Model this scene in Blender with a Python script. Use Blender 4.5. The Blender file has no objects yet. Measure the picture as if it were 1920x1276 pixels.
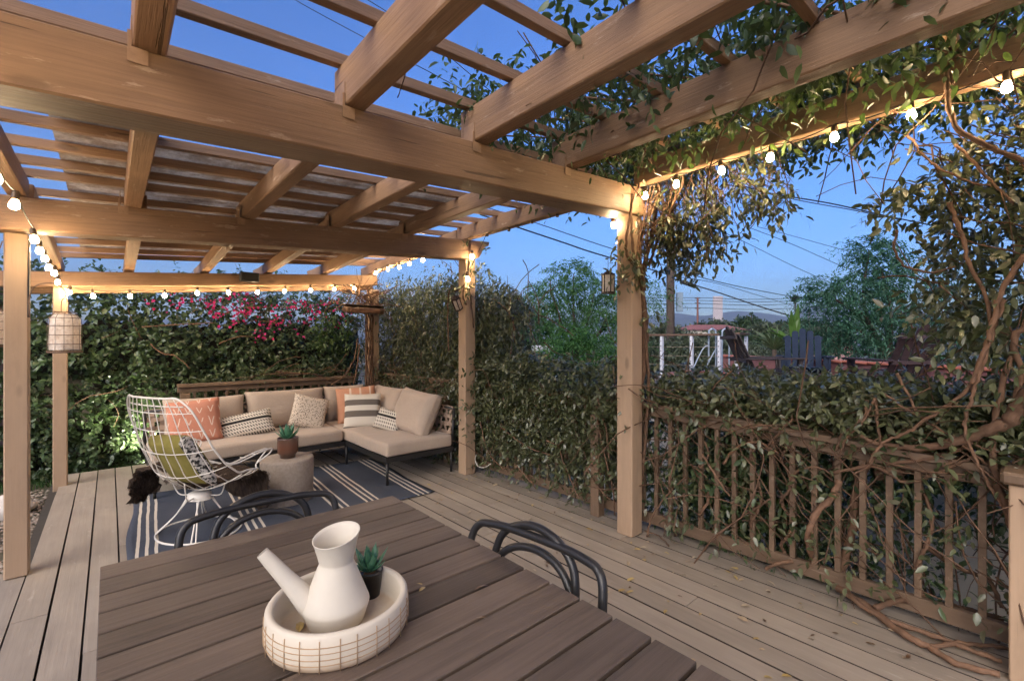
import bpy, bmesh, math, random
import numpy as np
from mathutils import Vector, Matrix
sc = bpy.context.scene
R = math.radians
# ---------------------------------------------------------------- camera
YAW = R(41.5)                      # deck boards (Y) run 41.5 deg to the left of the view
EYE = 1.45
cam = bpy.data.cameras.new('camera'); camo = bpy.data.objects.new('camera', cam)
sc.collection.objects.link(camo); sc.camera = camo
camo.location = (0, 0, EYE); camo.rotation_euler = (R(90), 0, -YAW)
cam.sensor_width = 36; cam.lens = 853/1920*36; cam.shift_y = 2/1920
cam.clip_start = .03; cam.clip_end = 30000
# ---------------------------------------------------------------- dusk sky, afterglow, exposure
SUN_EL, SUN_AZ = 4.5, 246            # low light behind the camera
w = bpy.data.worlds.new('World'); sc.world = w; w.use_nodes = True
nt = w.node_tree; sky = nt.nodes.new('ShaderNodeTexSky'); sky.sky_type = 'NISHITA'; sky.sun_disc = False
sky.sun_elevation = R(SUN_EL); sky.sun_rotation = R(SUN_AZ)
sky.ozone_density = 4; sky.dust_density = .4; sky.air_density = 1.08; sky.altitude = 0
wb = nt.nodes.new('ShaderNodeMix'); wb.data_type = 'RGBA'; wb.blend_type = 'MULTIPLY'; wb.inputs[0].default_value = 1; wb.inputs[7].default_value = (.94, .87, 1.20, 1)   # camera white balance of the dusk sky
nt.links.new(sky.outputs[0], wb.inputs[6]); nt.links.new(wb.outputs[2], nt.nodes['Background'].inputs[0]); nt.nodes['Background'].inputs[1].default_value = .15
sun = bpy.data.lights.new('sun', 'SUN'); sun.energy = 1.9; sun.angle = R(55); sun.color = (1, .90, .77)
suno = bpy.data.objects.new('sun', sun); sc.collection.objects.link(suno)
_d = Vector((math.sin(R(SUN_AZ))*math.cos(R(30)), math.cos(R(SUN_AZ))*math.cos(R(30)), math.sin(R(30))))
suno.rotation_euler = _d.to_track_quat('Z', 'Y').to_euler()
sc.view_settings.view_transform = 'Standard'; sc.view_settings.look = 'None'
sc.view_settings.exposure = 1.54; sc.view_settings.gamma = 1; sc.view_settings.use_curve_mapping = False
BULB = 106.0                        # radiance of a string bulb
sc.cycles.use_adaptive_sampling = True; sc.cycles.adaptive_threshold = .035; sc.cycles.adaptive_min_samples = 16; sc.cycles.max_bounces = 3; sc.cycles.diffuse_bounces = 3; sc.cycles.glossy_bounces = 2
sc.cycles.transmission_bounces = 2; sc.cycles.transparent_max_bounces = 4
sc.cycles.sample_clamp_indirect = 4; sc.cycles.use_denoising = True; sc.cycles.caustics_reflective = False; sc.cycles.caustics_refractive = False
try: sc.cycles.use_light_tree = False
except Exception: pass
# ---------------------------------------------------------------- helpers
COL = sc.collection
rnd = random.Random(7); rng = np.random.default_rng(7)
FW = np.array([math.sin(YAW), math.cos(YAW), 0]); RT = np.array([math.cos(YAW), -math.sin(YAW), 0])
def far(px, py, d):
    """place for something of the distant view: bearing and height taken from the photo, d metres away"""
    return np.array([0, 0, EYE]) + FW*d + RT*(px-960)*d/853 + np.array([0, 0, 1.])*(640-py)*d/853
def tag(o, label=None, cat=None, group=None, kind=None):
    if label: o['label'] = label
    if cat: o['category'] = cat
    if group: o['group'] = group
    if kind: o['kind'] = kind
    return o
def thing(name, label, cat, loc=(0, 0, 0), rz=0, group=None):
    o = bpy.data.objects.new(name, None); COL.objects.link(o); o.empty_display_size = .1
    o.location = loc; o.rotation_euler = (0, 0, rz)
    return tag(o, label, cat, group)
def link(name, me, parent=None):
    o = bpy.data.objects.new(name, me); COL.objects.link(o)
    if parent is not None: o.parent = parent
    return o
def mesh(name, v, f, mat, parent=None, smooth=False, loc=None, rot=None):
    me = bpy.data.meshes.new(name)
    me.from_pydata([tuple(map(float, p)) for p in v], [], [tuple(int(i) for i in q) for q in f])
    if mat: me.materials.append(mat)
    if smooth: me.polygons.foreach_set('use_smooth', [True]*len(me.polygons))
    me.update()
    o = link(name, me, parent)
    if loc is not None: o.location = loc
    if rot is not None: o.rotation_euler = rot
    return o
class MB:
    def __init__(s): s.v = []; s.f = []
    def add(s, v, f):
        n = len(s.v); s.v += [tuple(p) for p in v]; s.f += [tuple(i+n for i in q) for q in f]; return s
    def box(s, a, b):
        (x0, y0, z0), (x1, y1, z1) = a, b
        return s.add([(x0,y0,z0),(x1,y0,z0),(x1,y1,z0),(x0,y1,z0),(x0,y0,z1),(x1,y0,z1),(x1,y1,z1),(x0,y1,z1)],
            [(3,2,1,0),(4,5,6,7),(0,1,5,4),(1,2,6,5),(2,3,7,6),(3,0,4,7)])
    def tube(s, pts, r, n=8, closed=False): return s.add(*tube(pts, r, n, closed))
    def lathe(s, prof, n=32, c=(0, 0, 0), sx=1, sy=1):
        v = []; f = []
        for (r, z) in prof:
            for k in range(n):
                a = 2*math.pi*k/n; v.append((c[0]+r*math.cos(a)*sx, c[1]+r*math.sin(a)*sy, c[2]+z))
        for i in range(len(prof)-1):
            for k in range(n):
                f.append((i*n+k, i*n+(k+1) % n, (i+1)*n+(k+1) % n, (i+1)*n+k))
        return s.add(v, f)
    def build(s, name, mat, parent=None, smooth=False, **k): return mesh(name, s.v, s.f, mat, parent, smooth, **k)
def tube(pts, r, n=8, closed=False):
    P = np.array(pts, float); m = len(P)
    rr = np.full(m, r) if np.isscalar(r) else np.array(r, float)
    T = np.roll(P, -1, 0)-np.roll(P, 1, 0) if closed else np.gradient(P, axis=0)
    T /= np.linalg.norm(T, axis=1)[:, None]+1e-12
    u = np.cross(T[0], (0, 0, 1) if abs(T[0][2]) < .9 else (1, 0, 0)); u /= np.linalg.norm(u)
    V = []; ang = np.arange(n)*2*math.pi/n
    for i in range(m):
        u = u-T[i]*(u@T[i]); u /= np.linalg.norm(u)+1e-12; b = np.cross(T[i], u)
        V.append(P[i]+rr[i]*(np.cos(ang)[:, None]*u+np.sin(ang)[:, None]*b))
    V = np.concatenate(V); F = []
    for i in range(m if closed else m-1):
        j = (i+1) % m
        for k in range(n): F.append((i*n+k, i*n+(k+1) % n, j*n+(k+1) % n, j*n+k))
    if not closed: F.append(tuple(range(n-1, -1, -1))); F.append(tuple((m-1)*n+k for k in range(n)))
    return V, F
def spline(pts, n=8, closed=False):
    """Catmull-Rom through the points"""
    P = [np.array(p, float) for p in pts]; m = len(P); out = []
    for i in range(m if closed else m-1):
        if closed: p0, p1, p2, p3 = P[i-1], P[i], P[(i+1) % m], P[(i+2) % m]
        else: p0, p1, p2, p3 = P[max(i-1, 0)], P[i], P[i+1], P[min(i+2, m-1)]
        for k in range(n):
            t = k/n; out.append(.5*((2*p1)+(p2-p0)*t+(2*p0-5*p1+4*p2-p3)*t*t+(3*p1-p0-3*p2+p3)*t**3))
    if not closed: out.append(P[-1])
    return out
_cb = {}
def chamfer_mesh(sx, sy, sz, c, mat, seg=1):
    key = (round(sx, 4), round(sy, 4), round(sz, 4), c, mat.name, seg)
    if key in _cb: return _cb[key]
    bm = bmesh.new(); bmesh.ops.create_cube(bm, size=1)
    bmesh.ops.scale(bm, vec=(sx, sy, sz), verts=bm.verts)
    if c: bmesh.ops.bevel(bm, geom=bm.edges[:], offset=c, segments=seg, affect='EDGES', profile=.5)
    me = bpy.data.meshes.new('block'); bm.to_mesh(me); bm.free(); me.materials.append(mat)
    if seg > 1: me.polygons.foreach_set('use_smooth', [True]*len(me.polygons))
    _cb[key] = me; return me
def block(name, p0, p1, w_, h_, mat, parent=None, c=.004, up=(0, 0, 1), side=None):
    """squared timber from p0 to p1 (axis through its centre), local X along the grain"""
    p0 = Vector(p0); p1 = Vector(p1); d = p1-p0; L = d.length; x = d.normalized()
    y = Vector(up).cross(x).normalized(); z = x.cross(y)
    me_ = chamfer_mesh(L, w_, h_, c, mat)
    if side and len(me_.materials) == 1:                                        # board sides coloured dark, standing in for shade in the gaps
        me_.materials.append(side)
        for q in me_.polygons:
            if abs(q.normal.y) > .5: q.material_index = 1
    o = link(name, me_, parent)
    M = Matrix((x, y, z)).transposed().to_4x4(); M.translation = (p0+p1)/2; o.matrix_local = M
    return o
def sticks(name, p0, p1, r, mat, parent, n=8): return MB().tube([p0, p1], r, n).build(name, mat, parent, True)
def copy_tree(o, parent=None):
    c = o.copy(); COL.objects.link(c); c.parent = parent
    for ch in [q for q in bpy.data.objects if q.parent == o]: copy_tree(ch, c)
    return c
# ---------------------------------------------------------------- materials
def node(nt, t, **k):
    n = nt.nodes.new(t)
    for a, b in k.items(): setattr(n, a, b)
    return n
def base(name, rough=.6, metal=0, spec=.5):
    m = bpy.data.materials.new(name); m.use_nodes = True; b = m.node_tree.nodes['Principled BSDF']
    b.inputs['Roughness'].default_value = rough; b.inputs['Metallic'].default_value = metal; b.inputs['Specular IOR Level'].default_value = spec
    return m, m.node_tree, b
def ramp(nt, fac, stops):
    r = node(nt, 'ShaderNodeValToRGB'); e = r.color_ramp.elements
    while len(e) < len(stops): e.new(.5)
    for i, (p, c) in enumerate(stops): e[i].position = p; e[i].color = (*c, 1)
    nt.links.new(fac, r.inputs[0]); return r.outputs[0]
def noise(nt, scale, vec=None, sc3=None, detail=4, rough=.6):
    n = node(nt, 'ShaderNodeTexNoise'); n.inputs['Scale'].default_value = scale; n.inputs['Detail'].default_value = detail; n.inputs['Roughness'].default_value = rough
    if vec is not None:
        if sc3:
            mp = node(nt, 'ShaderNodeMapping'); mp.inputs['Scale'].default_value = sc3; nt.links.new(vec, mp.inputs[0]); vec = mp.outputs[0]
        nt.links.new(vec, n.inputs['Vector'])
    return n.outputs[0]
def bump(nt, b, h, s=.3, d=.01):
    n = node(nt, 'ShaderNodeBump'); n.inputs['Strength'].default_value = s; n.inputs['Distance'].default_value = d
    nt.links.new(h, n.inputs['Height']); nt.links.new(n.outputs[0], b.inputs['Normal'])
def mixc(nt, fac, a, b, mode='MIX'):
    m = node(nt, 'ShaderNodeMix', data_type='RGBA', blend_type=mode)
    for s, v in ((m.inputs[0], fac), (m.inputs[6], a), (m.inputs[7], b)):
        if isinstance(v, (int, float)): s.default_value = v
        elif isinstance(v, tuple): s.default_value = (*v, 1)
        else: nt.links.new(v, s)
    return m.outputs[2]
def mth(nt, op, a, b=0.):
    m = node(nt, 'ShaderNodeMath', operation=op)
    for s, v in ((m.inputs[0], a), (m.inputs[1], b)):
        if isinstance(v, (int, float)): s.default_value = v
        else: nt.links.new(v, s)
    return m.outputs[0]
def objco(nt): return node(nt, 'ShaderNodeTexCoord').outputs['Object']
def rndobj(nt): return node(nt, 'ShaderNodeObjectInfo').outputs['Random']
def plain(name, c, rough=.6, metal=0, var=.12, scale=14, spec=.5, bmp=0.):
    m, t, b = base(name, rough, metal, spec); co = objco(t); n = noise(t, scale, co)
    t.links.new(ramp(t, n, [(.3, tuple(x*(1-var) for x in c)), (.7, tuple(min(1, x*(1+var)) for x in c))]), b.inputs['Base Color'])
    if bmp: bump(t, b, noise(t, scale*6, co), bmp, .004)
    return m
def wood(name, c, rough=.65, grain=.22, tone=.14, bmp=.35, wear=None, sc3=(1.3, 26, 26), spec=.35, knots=False):
    """painted or raw timber, grain along local X, tone shifts from piece to piece"""
    m, t, b = base(name, rough, 0, spec); co = objco(t); r = rndobj(t)
    off = node(t, 'ShaderNodeVectorMath', operation='ADD'); cx = node(t, 'ShaderNodeCombineXYZ')
    t.links.new(mth(t, 'MULTIPLY', r, 37.), cx.inputs[0]); t.links.new(mth(t, 'MULTIPLY', r, 11.), cx.inputs[1])
    t.links.new(co, off.inputs[0]); t.links.new(cx.outputs[0], off.inputs[1]); v = off.outputs[0]
    g = noise(t, 1.6, v, sc3, 6, .65); blot = noise(t, 2.3, v, (1, 2.2, 2.2), 3)
    col = ramp(t, g, [(.28, tuple(x*(1-grain) for x in c)), (.55, c), (.8, tuple(min(1, x*(1+grain*.7)) for x in c))])
    col = mixc(t, 1., col, ramp(t, blot, [(.3, (1-tone,)*3), (.7, (1+tone*.4,)*3)]), 'MULTIPLY')
    col = mixc(t, 1., col, ramp(t, r, [(0, (1-tone,)*3), (1, (1+tone*.5,)*3)]), 'MULTIPLY')
    if wear:
        wn = noise(t, 5., v, (1, 4, 4), 7, .7)
        col = mixc(t, ramp(t, wn, [(.60, (0, 0, 0)), (.70, (1, 1, 1))]), col, wear)
    h = g
    if knots:
        ck = noise(t, 1.0, v, (1.6, 46, 46), 3, .5); crack = ramp(t, ck, [(.70, (0, 0, 0)), (.735, (1, 1, 1))])          # drying checks
        vo = node(t, 'ShaderNodeTexVoronoi'); vo.inputs['Scale'].default_value = 1.; mp = node(t, 'ShaderNodeMapping'); mp.inputs['Scale'].default_value = (2.1, 5.5, 5.5); t.links.new(v, mp.inputs[0]); t.links.new(mp.outputs[0], vo.inputs['Vector'])
        kn = ramp(t, vo.outputs['Distance'], [(.07, (1, 1, 1)), (.13, (0, 0, 0))]); st = ramp(t, noise(t, 1.4, v, (.8, 3, 3), 6, .7), [(.52, (0, 0, 0)), (.72, (1, 1, 1))])
        col = mixc(t, mth(t, 'MULTIPLY', st, .45), col, tuple(x*.55 for x in c)); col = mixc(t, mth(t, 'MULTIPLY', kn, .6), col, tuple(x*.42 for x in c)); col = mixc(t, mth(t, 'MULTIPLY', crack, .75), col, tuple(x*.25 for x in c))
        h = mth(t, 'SUBTRACT', g, mth(t, 'ADD', crack, mth(t, 'MULTIPLY', kn, .4)))
    t.links.new(col, b.inputs['Base Color']); bump(t, b, h, bmp, .006)
    return m
def leafmat(name, stops, rough=.42, trans=.25, spec=.5):
    m, t, b = base(name, rough, 0, spec); g = node(t, 'ShaderNodeNewGeometry')
    n = len(stops); col = ramp(t, g.outputs['Random Per Island'], [(i/(n-1) if n > 1 else 0, c) for i, c in enumerate(stops)])
    t.links.new(col, b.inputs['Base Color'])
    tr = node(t, 'ShaderNodeBsdfTranslucent'); t.links.new(mixc(t, 1., col, (1.3, 1.5, .7), 'MULTIPLY'), tr.inputs[0])
    mx = node(t, 'ShaderNodeMixShader'); mx.inputs[0].default_value = trans
    t.links.new(b.outputs[0], mx.inputs[1]); t.links.new(tr.outputs[0], mx.inputs[2]); t.links.new(mx.outputs[0], t.nodes['Material Output'].inputs[0])
    return m
def emit(name, c, s):
    m = bpy.data.materials.new(name); m.use_nodes = True; t = m.node_tree; e = node(t, 'ShaderNodeEmission')
    e.inputs[0].default_value = (*c, 1); e.inputs[1].default_value = s; t.links.new(e.outputs[0], t.nodes['Material Output'].inputs[0]); return m
TAN = wood('pergola_paint', (.355, .212, .122), .55, .22, .20, .7, (.46, .33, .23), (1.7, 52, 52), knots=True)
POSTM = wood('post_paint', (.44, .305, .20), .62, .07, .07, .2, None, (1.5, 30, 30), knots=True)
DECK = wood('deck_paint', (.365, .308, .25), .6, .10, .14, .4, (.42, .36, .30), (1.2, 30, 30))
RAILM = wood('rail_paint', (.190, .125, .080), .6, .2, .15, .3, (.30, .22, .16), knots=True)
TABLE = wood('table_composite', (.132, .096, .073), .55, .34, .30, .5, None, (1.0, 40, 40))
BARK = wood('vine_bark', (.185, .105, .064), .85, .45, .25, 1.0, None, (3, 14, 14))
BARKD = wood('tree_bark', (.09, .065, .05), .85, .3, .2, .6, None, (3, 14, 14))
BLACK = plain('black_powder_coat', (.018, .017, .017), .38, 0, .2, 20, .5)
DARKM = plain('dark_metal', (.035, .03, .028), .5, .3)
STEEL = plain('galvanised_plate', (.33, .27, .20), .55, .1, .15, 30)
WHITEM = plain('white_wire_paint', (.68, .64, .58), .45, 0, .06)
CABLE = plain('cable_rubber', (.012, .012, .012), .6)
# ================================================================ the setting: terrain, deck, lawn
def terrain_z(x, y):
    d = math.hypot(x, y); s = x+.55*y                      # the slope falls away beyond the right-hand railing
    if x < 3.45 and y < 9: z = -.14
    else: z = -2.7
    return z if d < 25 else -2.7-min(30., (d-25)*.06)
xs = [-9000, -3000, -800, -200, -60, -20, -8, -4, -1, 1, 3.44, 3.46, 5, 8, 14, 25, 45, 80, 150, 300, 700, 1500, 3000, 9000]
ys = [-9000, -3000, -800, -200, -60, -20, -8, -4, 0, 4, 8.99, 9.01, 14, 25, 45, 80, 150, 300, 700, 1500, 3000, 9000]
v = [(x, y, terrain_z(x, y)) for y in ys for x in xs]; nx = len(xs)
f = [(j*nx+i, j*nx+i+1, (j+1)*nx+i+1, (j+1)*nx+i) for j in range(len(ys)-1) for i in range(nx-1)]
m, t, b = base('ground_soil', .9); co = objco(t)
t.links.new(ramp(t, noise(t, .35, co, None, 8), [(.3, (.05, .06, .03)), (.55, (.10, .085, .055)), (.75, (.16, .13, .10))]), b.inputs['Base Color'])
tag(mesh('ground', v, f, m), kind='structure')
# deck boards, each its own piece, running along Y
deck = tag(thing('deck', None, None), kind='structure')
PITCH, BW = .145, .1395
GAPSHADE = plain('board_side_gap_shade', (.055, .042, .033), .95)  # shade of the board gaps, put into the colour of the sides
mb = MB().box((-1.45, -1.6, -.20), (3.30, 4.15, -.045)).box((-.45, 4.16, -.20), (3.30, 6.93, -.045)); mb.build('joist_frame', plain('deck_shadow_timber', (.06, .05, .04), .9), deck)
i = 0; x = -1.4
while x < 3.2:
    y1 = 6.95 if x > -.5 else 4.18
    cuts = [-1.6]; yy = -1.6+rnd.uniform(1.2, 3.6)
    while yy < y1-.7: cuts.append(yy); yy += rnd.uniform(2.4, 4.2)
    cuts.append(y1)
    for a_, b_ in zip(cuts[:-1], cuts[1:]):
        o = block('board', (x+BW/2+rnd.uniform(-.0012, .0012), a_+.002, -.02+rnd.uniform(-.0018, .0008)), (x+BW/2+rnd.uniform(-.0012, .0012), b_-.002, -.02+rnd.uniform(-.0018, .0008)), BW-rnd.choice((0, .0015, .003)), .036, DECK, deck, .0014, side=GAPSHADE)
    x += PITCH; i += 1
# lawn, gravel and a pale boulder at the left edge of the deck
def leafmesh(P, D, N, L, Wd, lod=1):
    """many folded leaves in one mesh: P base, D direction of the tip, N upper side, L length, Wd width (arrays)"""
    D = D/np.linalg.norm(D, axis=1)[:, None]; S = np.cross(D, N); S /= np.linalg.norm(S, axis=1)[:, None]+1e-9; U = np.cross(S, D)
    L = np.broadcast_to(L, len(P))[:, None]; W = np.broadcast_to(Wd, len(P))[:, None]
    if lod == 0:
        V = np.stack([P, P+D*L*.5+S*W*.5+U*W*.16, P+D*L-U*L*.10, P+D*L*.5-S*W*.5+U*W*.16], 1); T = [(0, 1, 2), (0, 2, 3)]
    else:
        V = np.stack([P, P+D*L*.52, P+D*L-U*L*.16, P+D*L*.26+S*W*.42+U*W*.14, P+D*L*.64+S*W*.40+U*W*.10-U*L*.03,
                      P+D*L*.26-S*W*.42+U*W*.14, P+D*L*.64-S*W*.40+U*W*.10-U*L*.03], 1)
        T = [(0, 3, 1), (3, 4, 1), (4, 2, 1), (0, 1, 5), (5, 1, 6), (6, 1, 2)]
    k = V.shape[1]; F = (np.array(T)[None]+np.arange(len(P))[:, None, None]*k).reshape(-1, 3)
    return V.reshape(-1, 3), F
def bigmesh(name, V, F, mat, parent=None):
    me = bpy.data.meshes.new(name); n = len(V); m_ = len(F); k = F.shape[1]
    me.vertices.add(n); me.vertices.foreach_set('co', np.ascontiguousarray(V, np.float32).ravel())
    me.loops.add(m_*k); me.loops.foreach_set('vertex_index', np.ascontiguousarray(F, np.int32).ravel())
    me.polygons.add(m_); me.polygons.foreach_set('loop_start', np.arange(m_, dtype=np.int32)*k); me.polygons.foreach_set('loop_total', np.full(m_, k, np.int32))
    me.update(calc_edges=True); me.validate(); me.materials.append(mat)
    return link(name, me, parent)
def unit(n): q = rng.normal(size=(n, 3)); return q/np.linalg.norm(q, axis=1)[:, None]
GRASS = leafmat('lawn_blades', [(.02, .06, .015), (.04, .10, .02), (.06, .12, .03)], .6, .2)
n = 9000; P = np.stack([rng.uniform(-2.6, .3, n), rng.uniform(6.0, 7.5, n), np.full(n, -.14)], 1)
P = P[(P[:, 1] > 6.98) | (P[:, 0] < -.95-.3*np.sin(P[:, 1]*3))]; D = unit(len(P))*.35+np.array([0, 0, 1])
tag(bigmesh('lawn', *leafmesh(P, D, unit(len(P)), rng.uniform(.04, .09, len(P)), .006, 0), GRASS), 'dark green lawn grass beyond the deck by the hedge', 'grass', kind='stuff')
n = 2600; pv, pf = [], []
for i in range(n):
    c = np.array([rng.uniform(-1.6, -.47), rng.uniform(4.22, 6.95), -.135+rng.uniform(0, .012)]); s = rng.uniform(.010, .024)
    q = np.array([(1,0,0),(0,1,0),(-1,0,0),(0,-1,0),(0,0,.8),(0,0,-.6)])*s*rng.uniform(.6, 1.2, (6, 3)); k = len(pv)
    pv += list(q+c); pf += [(k+a, k+b_, k+4) for a, b_ in ((0,1),(1,2),(2,3),(3,0))]
GRAV = leafmat('gravel_stone', [(.16, .12, .09), (.30, .25, .20), (.42, .36, .30), (.22, .15, .11)], .8, .0)
tag(bigmesh('gravel', np.array(pv), np.array(pf), GRAV), 'brown pea gravel along the left edge of the deck', 'gravel', kind='stuff')
bm = bmesh.new(); bmesh.ops.create_icosphere(bm, subdivisions=3, radius=1)
for q in bm.verts:
    k = 1+.12*math.sin(q.co.x*4+1)+.10*math.sin(q.co.y*5)+.08*math.sin(q.co.z*6+q.co.x*3); q.co = Vector((q.co.x*.20*k, q.co.y*.16*k, q.co.z*.12*k))
me = bpy.data.meshes.new('boulder'); bm.to_mesh(me); bm.free(); me.materials.append(plain('pale_stone', (.62, .57, .52), .8, 0, .15, 9, .3, .4)); me.polygons.foreach_set('use_smooth', [True]*len(me.polygons))
o = link('boulder', me); o.location = (-.70, 6.15, -.07); tag(o, 'rounded whitish boulder beside the slim back post, on the gravel', 'boulder')
o = link('boulder', me); o.location = (-.93, 5.55, -.09); o.rotation_euler = (0, .2, 1.9); o.scale = (.8, .9, .8); tag(o, 'smaller pale boulder behind the near left post', 'boulder')
# ================================================================ pergola
perg = thing('pergola', 'tan painted timber pergola over the deck with corrugated roof sheets', 'pergola')
S = .068
b1 = lambda x: 2.19+S*x            # undersides of the three cross beams (they climb a little to the right)
b2 = lambda x: 2.146+S*x
b3 = lambda x: 2.03+.085*x
def beam(y, zf, x0, x1, th, hh):
    return block('beam', (x0, y, zf(x0)+hh/2), (x1, y, zf(x1)+hh/2), th, hh, TAN, perg, .007)
beam(2.00, b1, -1.6, 3.035, .185, .207)
beam(4.075, b2, -.80, 2.93, .15, .205)
beam(6.43, b3, -1.2, 2.98, .10, .150)
beam(6.585, lambda x: b3(x)-.055, -.6, 2.98, .09, .16)
# shaped tail of the middle beam
z0 = b2(2.93); prof = [(2.931, z0), (2.99, z0+.004), (3.05, z0+.03), (3.085, z0+.075), (3.10, z0+.12), (3.135, z0+.155), (3.19, z0+.178), (3.20, z0+.222), (2.931, z0+.205)]
v = [(x, 4.0, z) for x, z in prof]+[(x, 4.15, z) for x, z in prof]; n = len(prof)
mesh('beam_tail', v, [tuple(range(n-1, -1, -1))[::-1], tuple(range(2*n-1, n-1, -1))]+[(i, i+n, (i+1) % n+n, (i+1) % n) for i in range(n)], TAN, perg)
def post(x, y, z1, s=.135, z0=0.):
    return block('post', (x, y, z0), (x, y, z1), s, s, POSTM, perg, .006, up=(0, 1, 0))
post(2.955, 1.995, b1(2.95)); post(2.957, 4.095, b2(2.95)); post(2.96, 6.50, b3(2.95)-.055); post(-.43, 4.16, b2(-.43), .105); post(-.372, 6.47, b3(-.37), .105, -.14)
post(-1.35, 2.0, b1(-1.35))
# rafters
HPL = plain('painted_plate', (.33, .20, .115), .5, .1, .15, 30)
RX = [.10, .79, 1.468, 2.18]
for x in RX:
    z = b1(x)+.207; block('rafter', (x, -1.5, z+.095), (x, 2.03, z+.095), .09, .19, TAN, perg, .006)
    z = b2(x)+.205; block('rafter', (x+.02, 2.095, z+.07), (x+.02, 4.14, z+.07), .09, .14, TAN, perg, .006)
    za = b2(x)+.205; zb = b3(x)+.15; block('rafter', (x+.06, 4.155, za+.07), (x+.06, 6.85, zb+.063), .085, .13, TAN, perg, .006)
    q = [(0, 0), (.16, .02), (.20, .06), (.24, .13), (0, .13)]                # shaped rafter tail
    v = [(x+.06-.042, 6.851+a, zb-.002+c) for a, c in q]+[(x+.06+.042, 6.851+a, zb-.002+c) for a, c in q]; n = 5
    mesh('rafter_tail', v, [tuple(range(n)), tuple(range(2*n-1, n-1, -1))]+[(i, i+n, (i+1) % n+n, (i+1) % n) for i in range(n)], TAN, perg)
    for yy, zz, sx in ((1.902, b1(x), -1), (3.994, b2(x), 1)):                 # hanger plates with nail heads
        mbp = MB().box((x-.058, yy-.003, zz+.17), (x-.047, yy, zz+.25)).box((x-.049, yy, zz+.207), (x-.0455, yy+.09, zz+.30)); mbp.box((x-.058, yy-.0032, zz+.150), (x-.005, yy-.0005, zz+.20))
        mbp.build('hanger_plate', HPL, perg)
        nb = MB()
        for k in range(10): nb.box((x-.0485, yy+.012+.02*(k % 4), zz+.222+.022*(k//4)), (x-.0440, yy+.018+.02*(k % 4), zz+.228+.022*(k//4)))
        nb.build('nail_heads', DARKM, perg)
def rim(x, y0, y1, z0, z1, h=.15, wd=.085): return block('rim_rafter', (x, y0, z0+h/2), (x, y1, z1+h/2), wd, h, TAN, perg, .006)
rim(2.91, -1.5, 1.90, 2.592, 2.592, .155); rim(2.91, 2.10, 4.16, 2.552, 2.552, .15); rim(2.90, 4.165, 6.70, 2.552, b3(2.9)+.15, .13)
rim(-.42, 2.10, 4.14, 2.33, 2.33, .13); rim(-.40, 4.165, 6.80, 2.325, b3(-.4)+.15, .12); rim(-.60, -1.5, 1.99, b1(-.6)+.207, b1(-.6)+.207, .19, .09)
def batten(y, zf, x0, x1, hh=.05, wd=.042): return block('batten', (x0, y, zf(x0)+hh/2), (x1, y, zf(x1)+hh/2), wd, hh, TAN, perg, .003)
zt1 = lambda x: b1(x)+.207+.1905
for k, yy in enumerate((2.31, 1.97, 1.62, 1.27, .92, .57, .22, -.13, -.48, -.83)): batten(yy, zt1 if yy < 2.1 else (lambda x: zt1(x)-.002), -.95, 3.28)
zt2 = lambda x: b2(x)+.205+.1405
def zt3(y): return lambda x: (b2(x)+.205+.135)*(1-(y-4.155)/2.695)+(b3(x)+.15+.128)*((y-4.155)/2.695)
for yy in (2.42, 2.77, 3.12, 3.47, 3.80, 4.08): batten(yy, zt2, -.55, 3.10)
for yy in (4.45, 4.80, 5.15, 5.50, 5.85, 6.20, 6.48): batten(yy, zt3(yy), -.50, 3.05)
# corrugated sheets, ribs along X, lying on the battens
m, t, b = base('weathered_fibreglass', .5); co = objco(t)
nn = noise(t, 3.2, co, (1.2, 1.6, 1), 8, .7); n2 = noise(t, 40, co)
cc = ramp(t, nn, [(.32, (.17, .115, .075)), (.48, (.36, .28, .20)), (.66, (.70, .63, .52))]); t.links.new(mixc(t, .35, cc, n2, 'OVERLAY'), b.inputs['Base Color'])
tr = node(t, 'ShaderNodeBsdfTranslucent'); t.links.new(cc, tr.inputs[0]); mx = node(t, 'ShaderNodeMixShader'); mx.inputs[0].default_value = .30
t.links.new(b.outputs[0], mx.inputs[1]); t.links.new(tr.outputs[0], mx.inputs[2]); t.links.new(mx.outputs[0], t.nodes['Material Output'].inputs[0])
SHEET = m
def sheet(x0, x1, y0, y1, zf, off):
    ny = int((y1-y0)/.0115); v = []; f = []
    for j in range(ny+1):
        y = y0+(y1-y0)*j/ny
        for i in range(5):
            x = x0+(x1-x0)*i/4; v.append((x, y, zf(y)(x)+.050+.013+.012*math.sin(2*math.pi*y/.07)+off+.004*math.sin(x*3+y)))
    for j in range(ny):
        for i in range(4): f.append((j*5+i, j*5+i+1, (j+1)*5+i+1, (j+1)*5+i))
    mesh('roof_sheet', v, f, SHEET, perg, True)
for k, (x0, x1, ya) in enumerate(((-.22, .20, 2.33), (.16, .90, 3.20), (.86, 1.56, 3.24), (1.52, 2.42, 3.22))):
    sheet(x0, x1, ya, 4.20, lambda y: zt2, .003*(k % 2)); sheet(x0, x1, 4.155, 6.50+.03*(k % 3), zt3, .006+.003*(k % 2))
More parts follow.
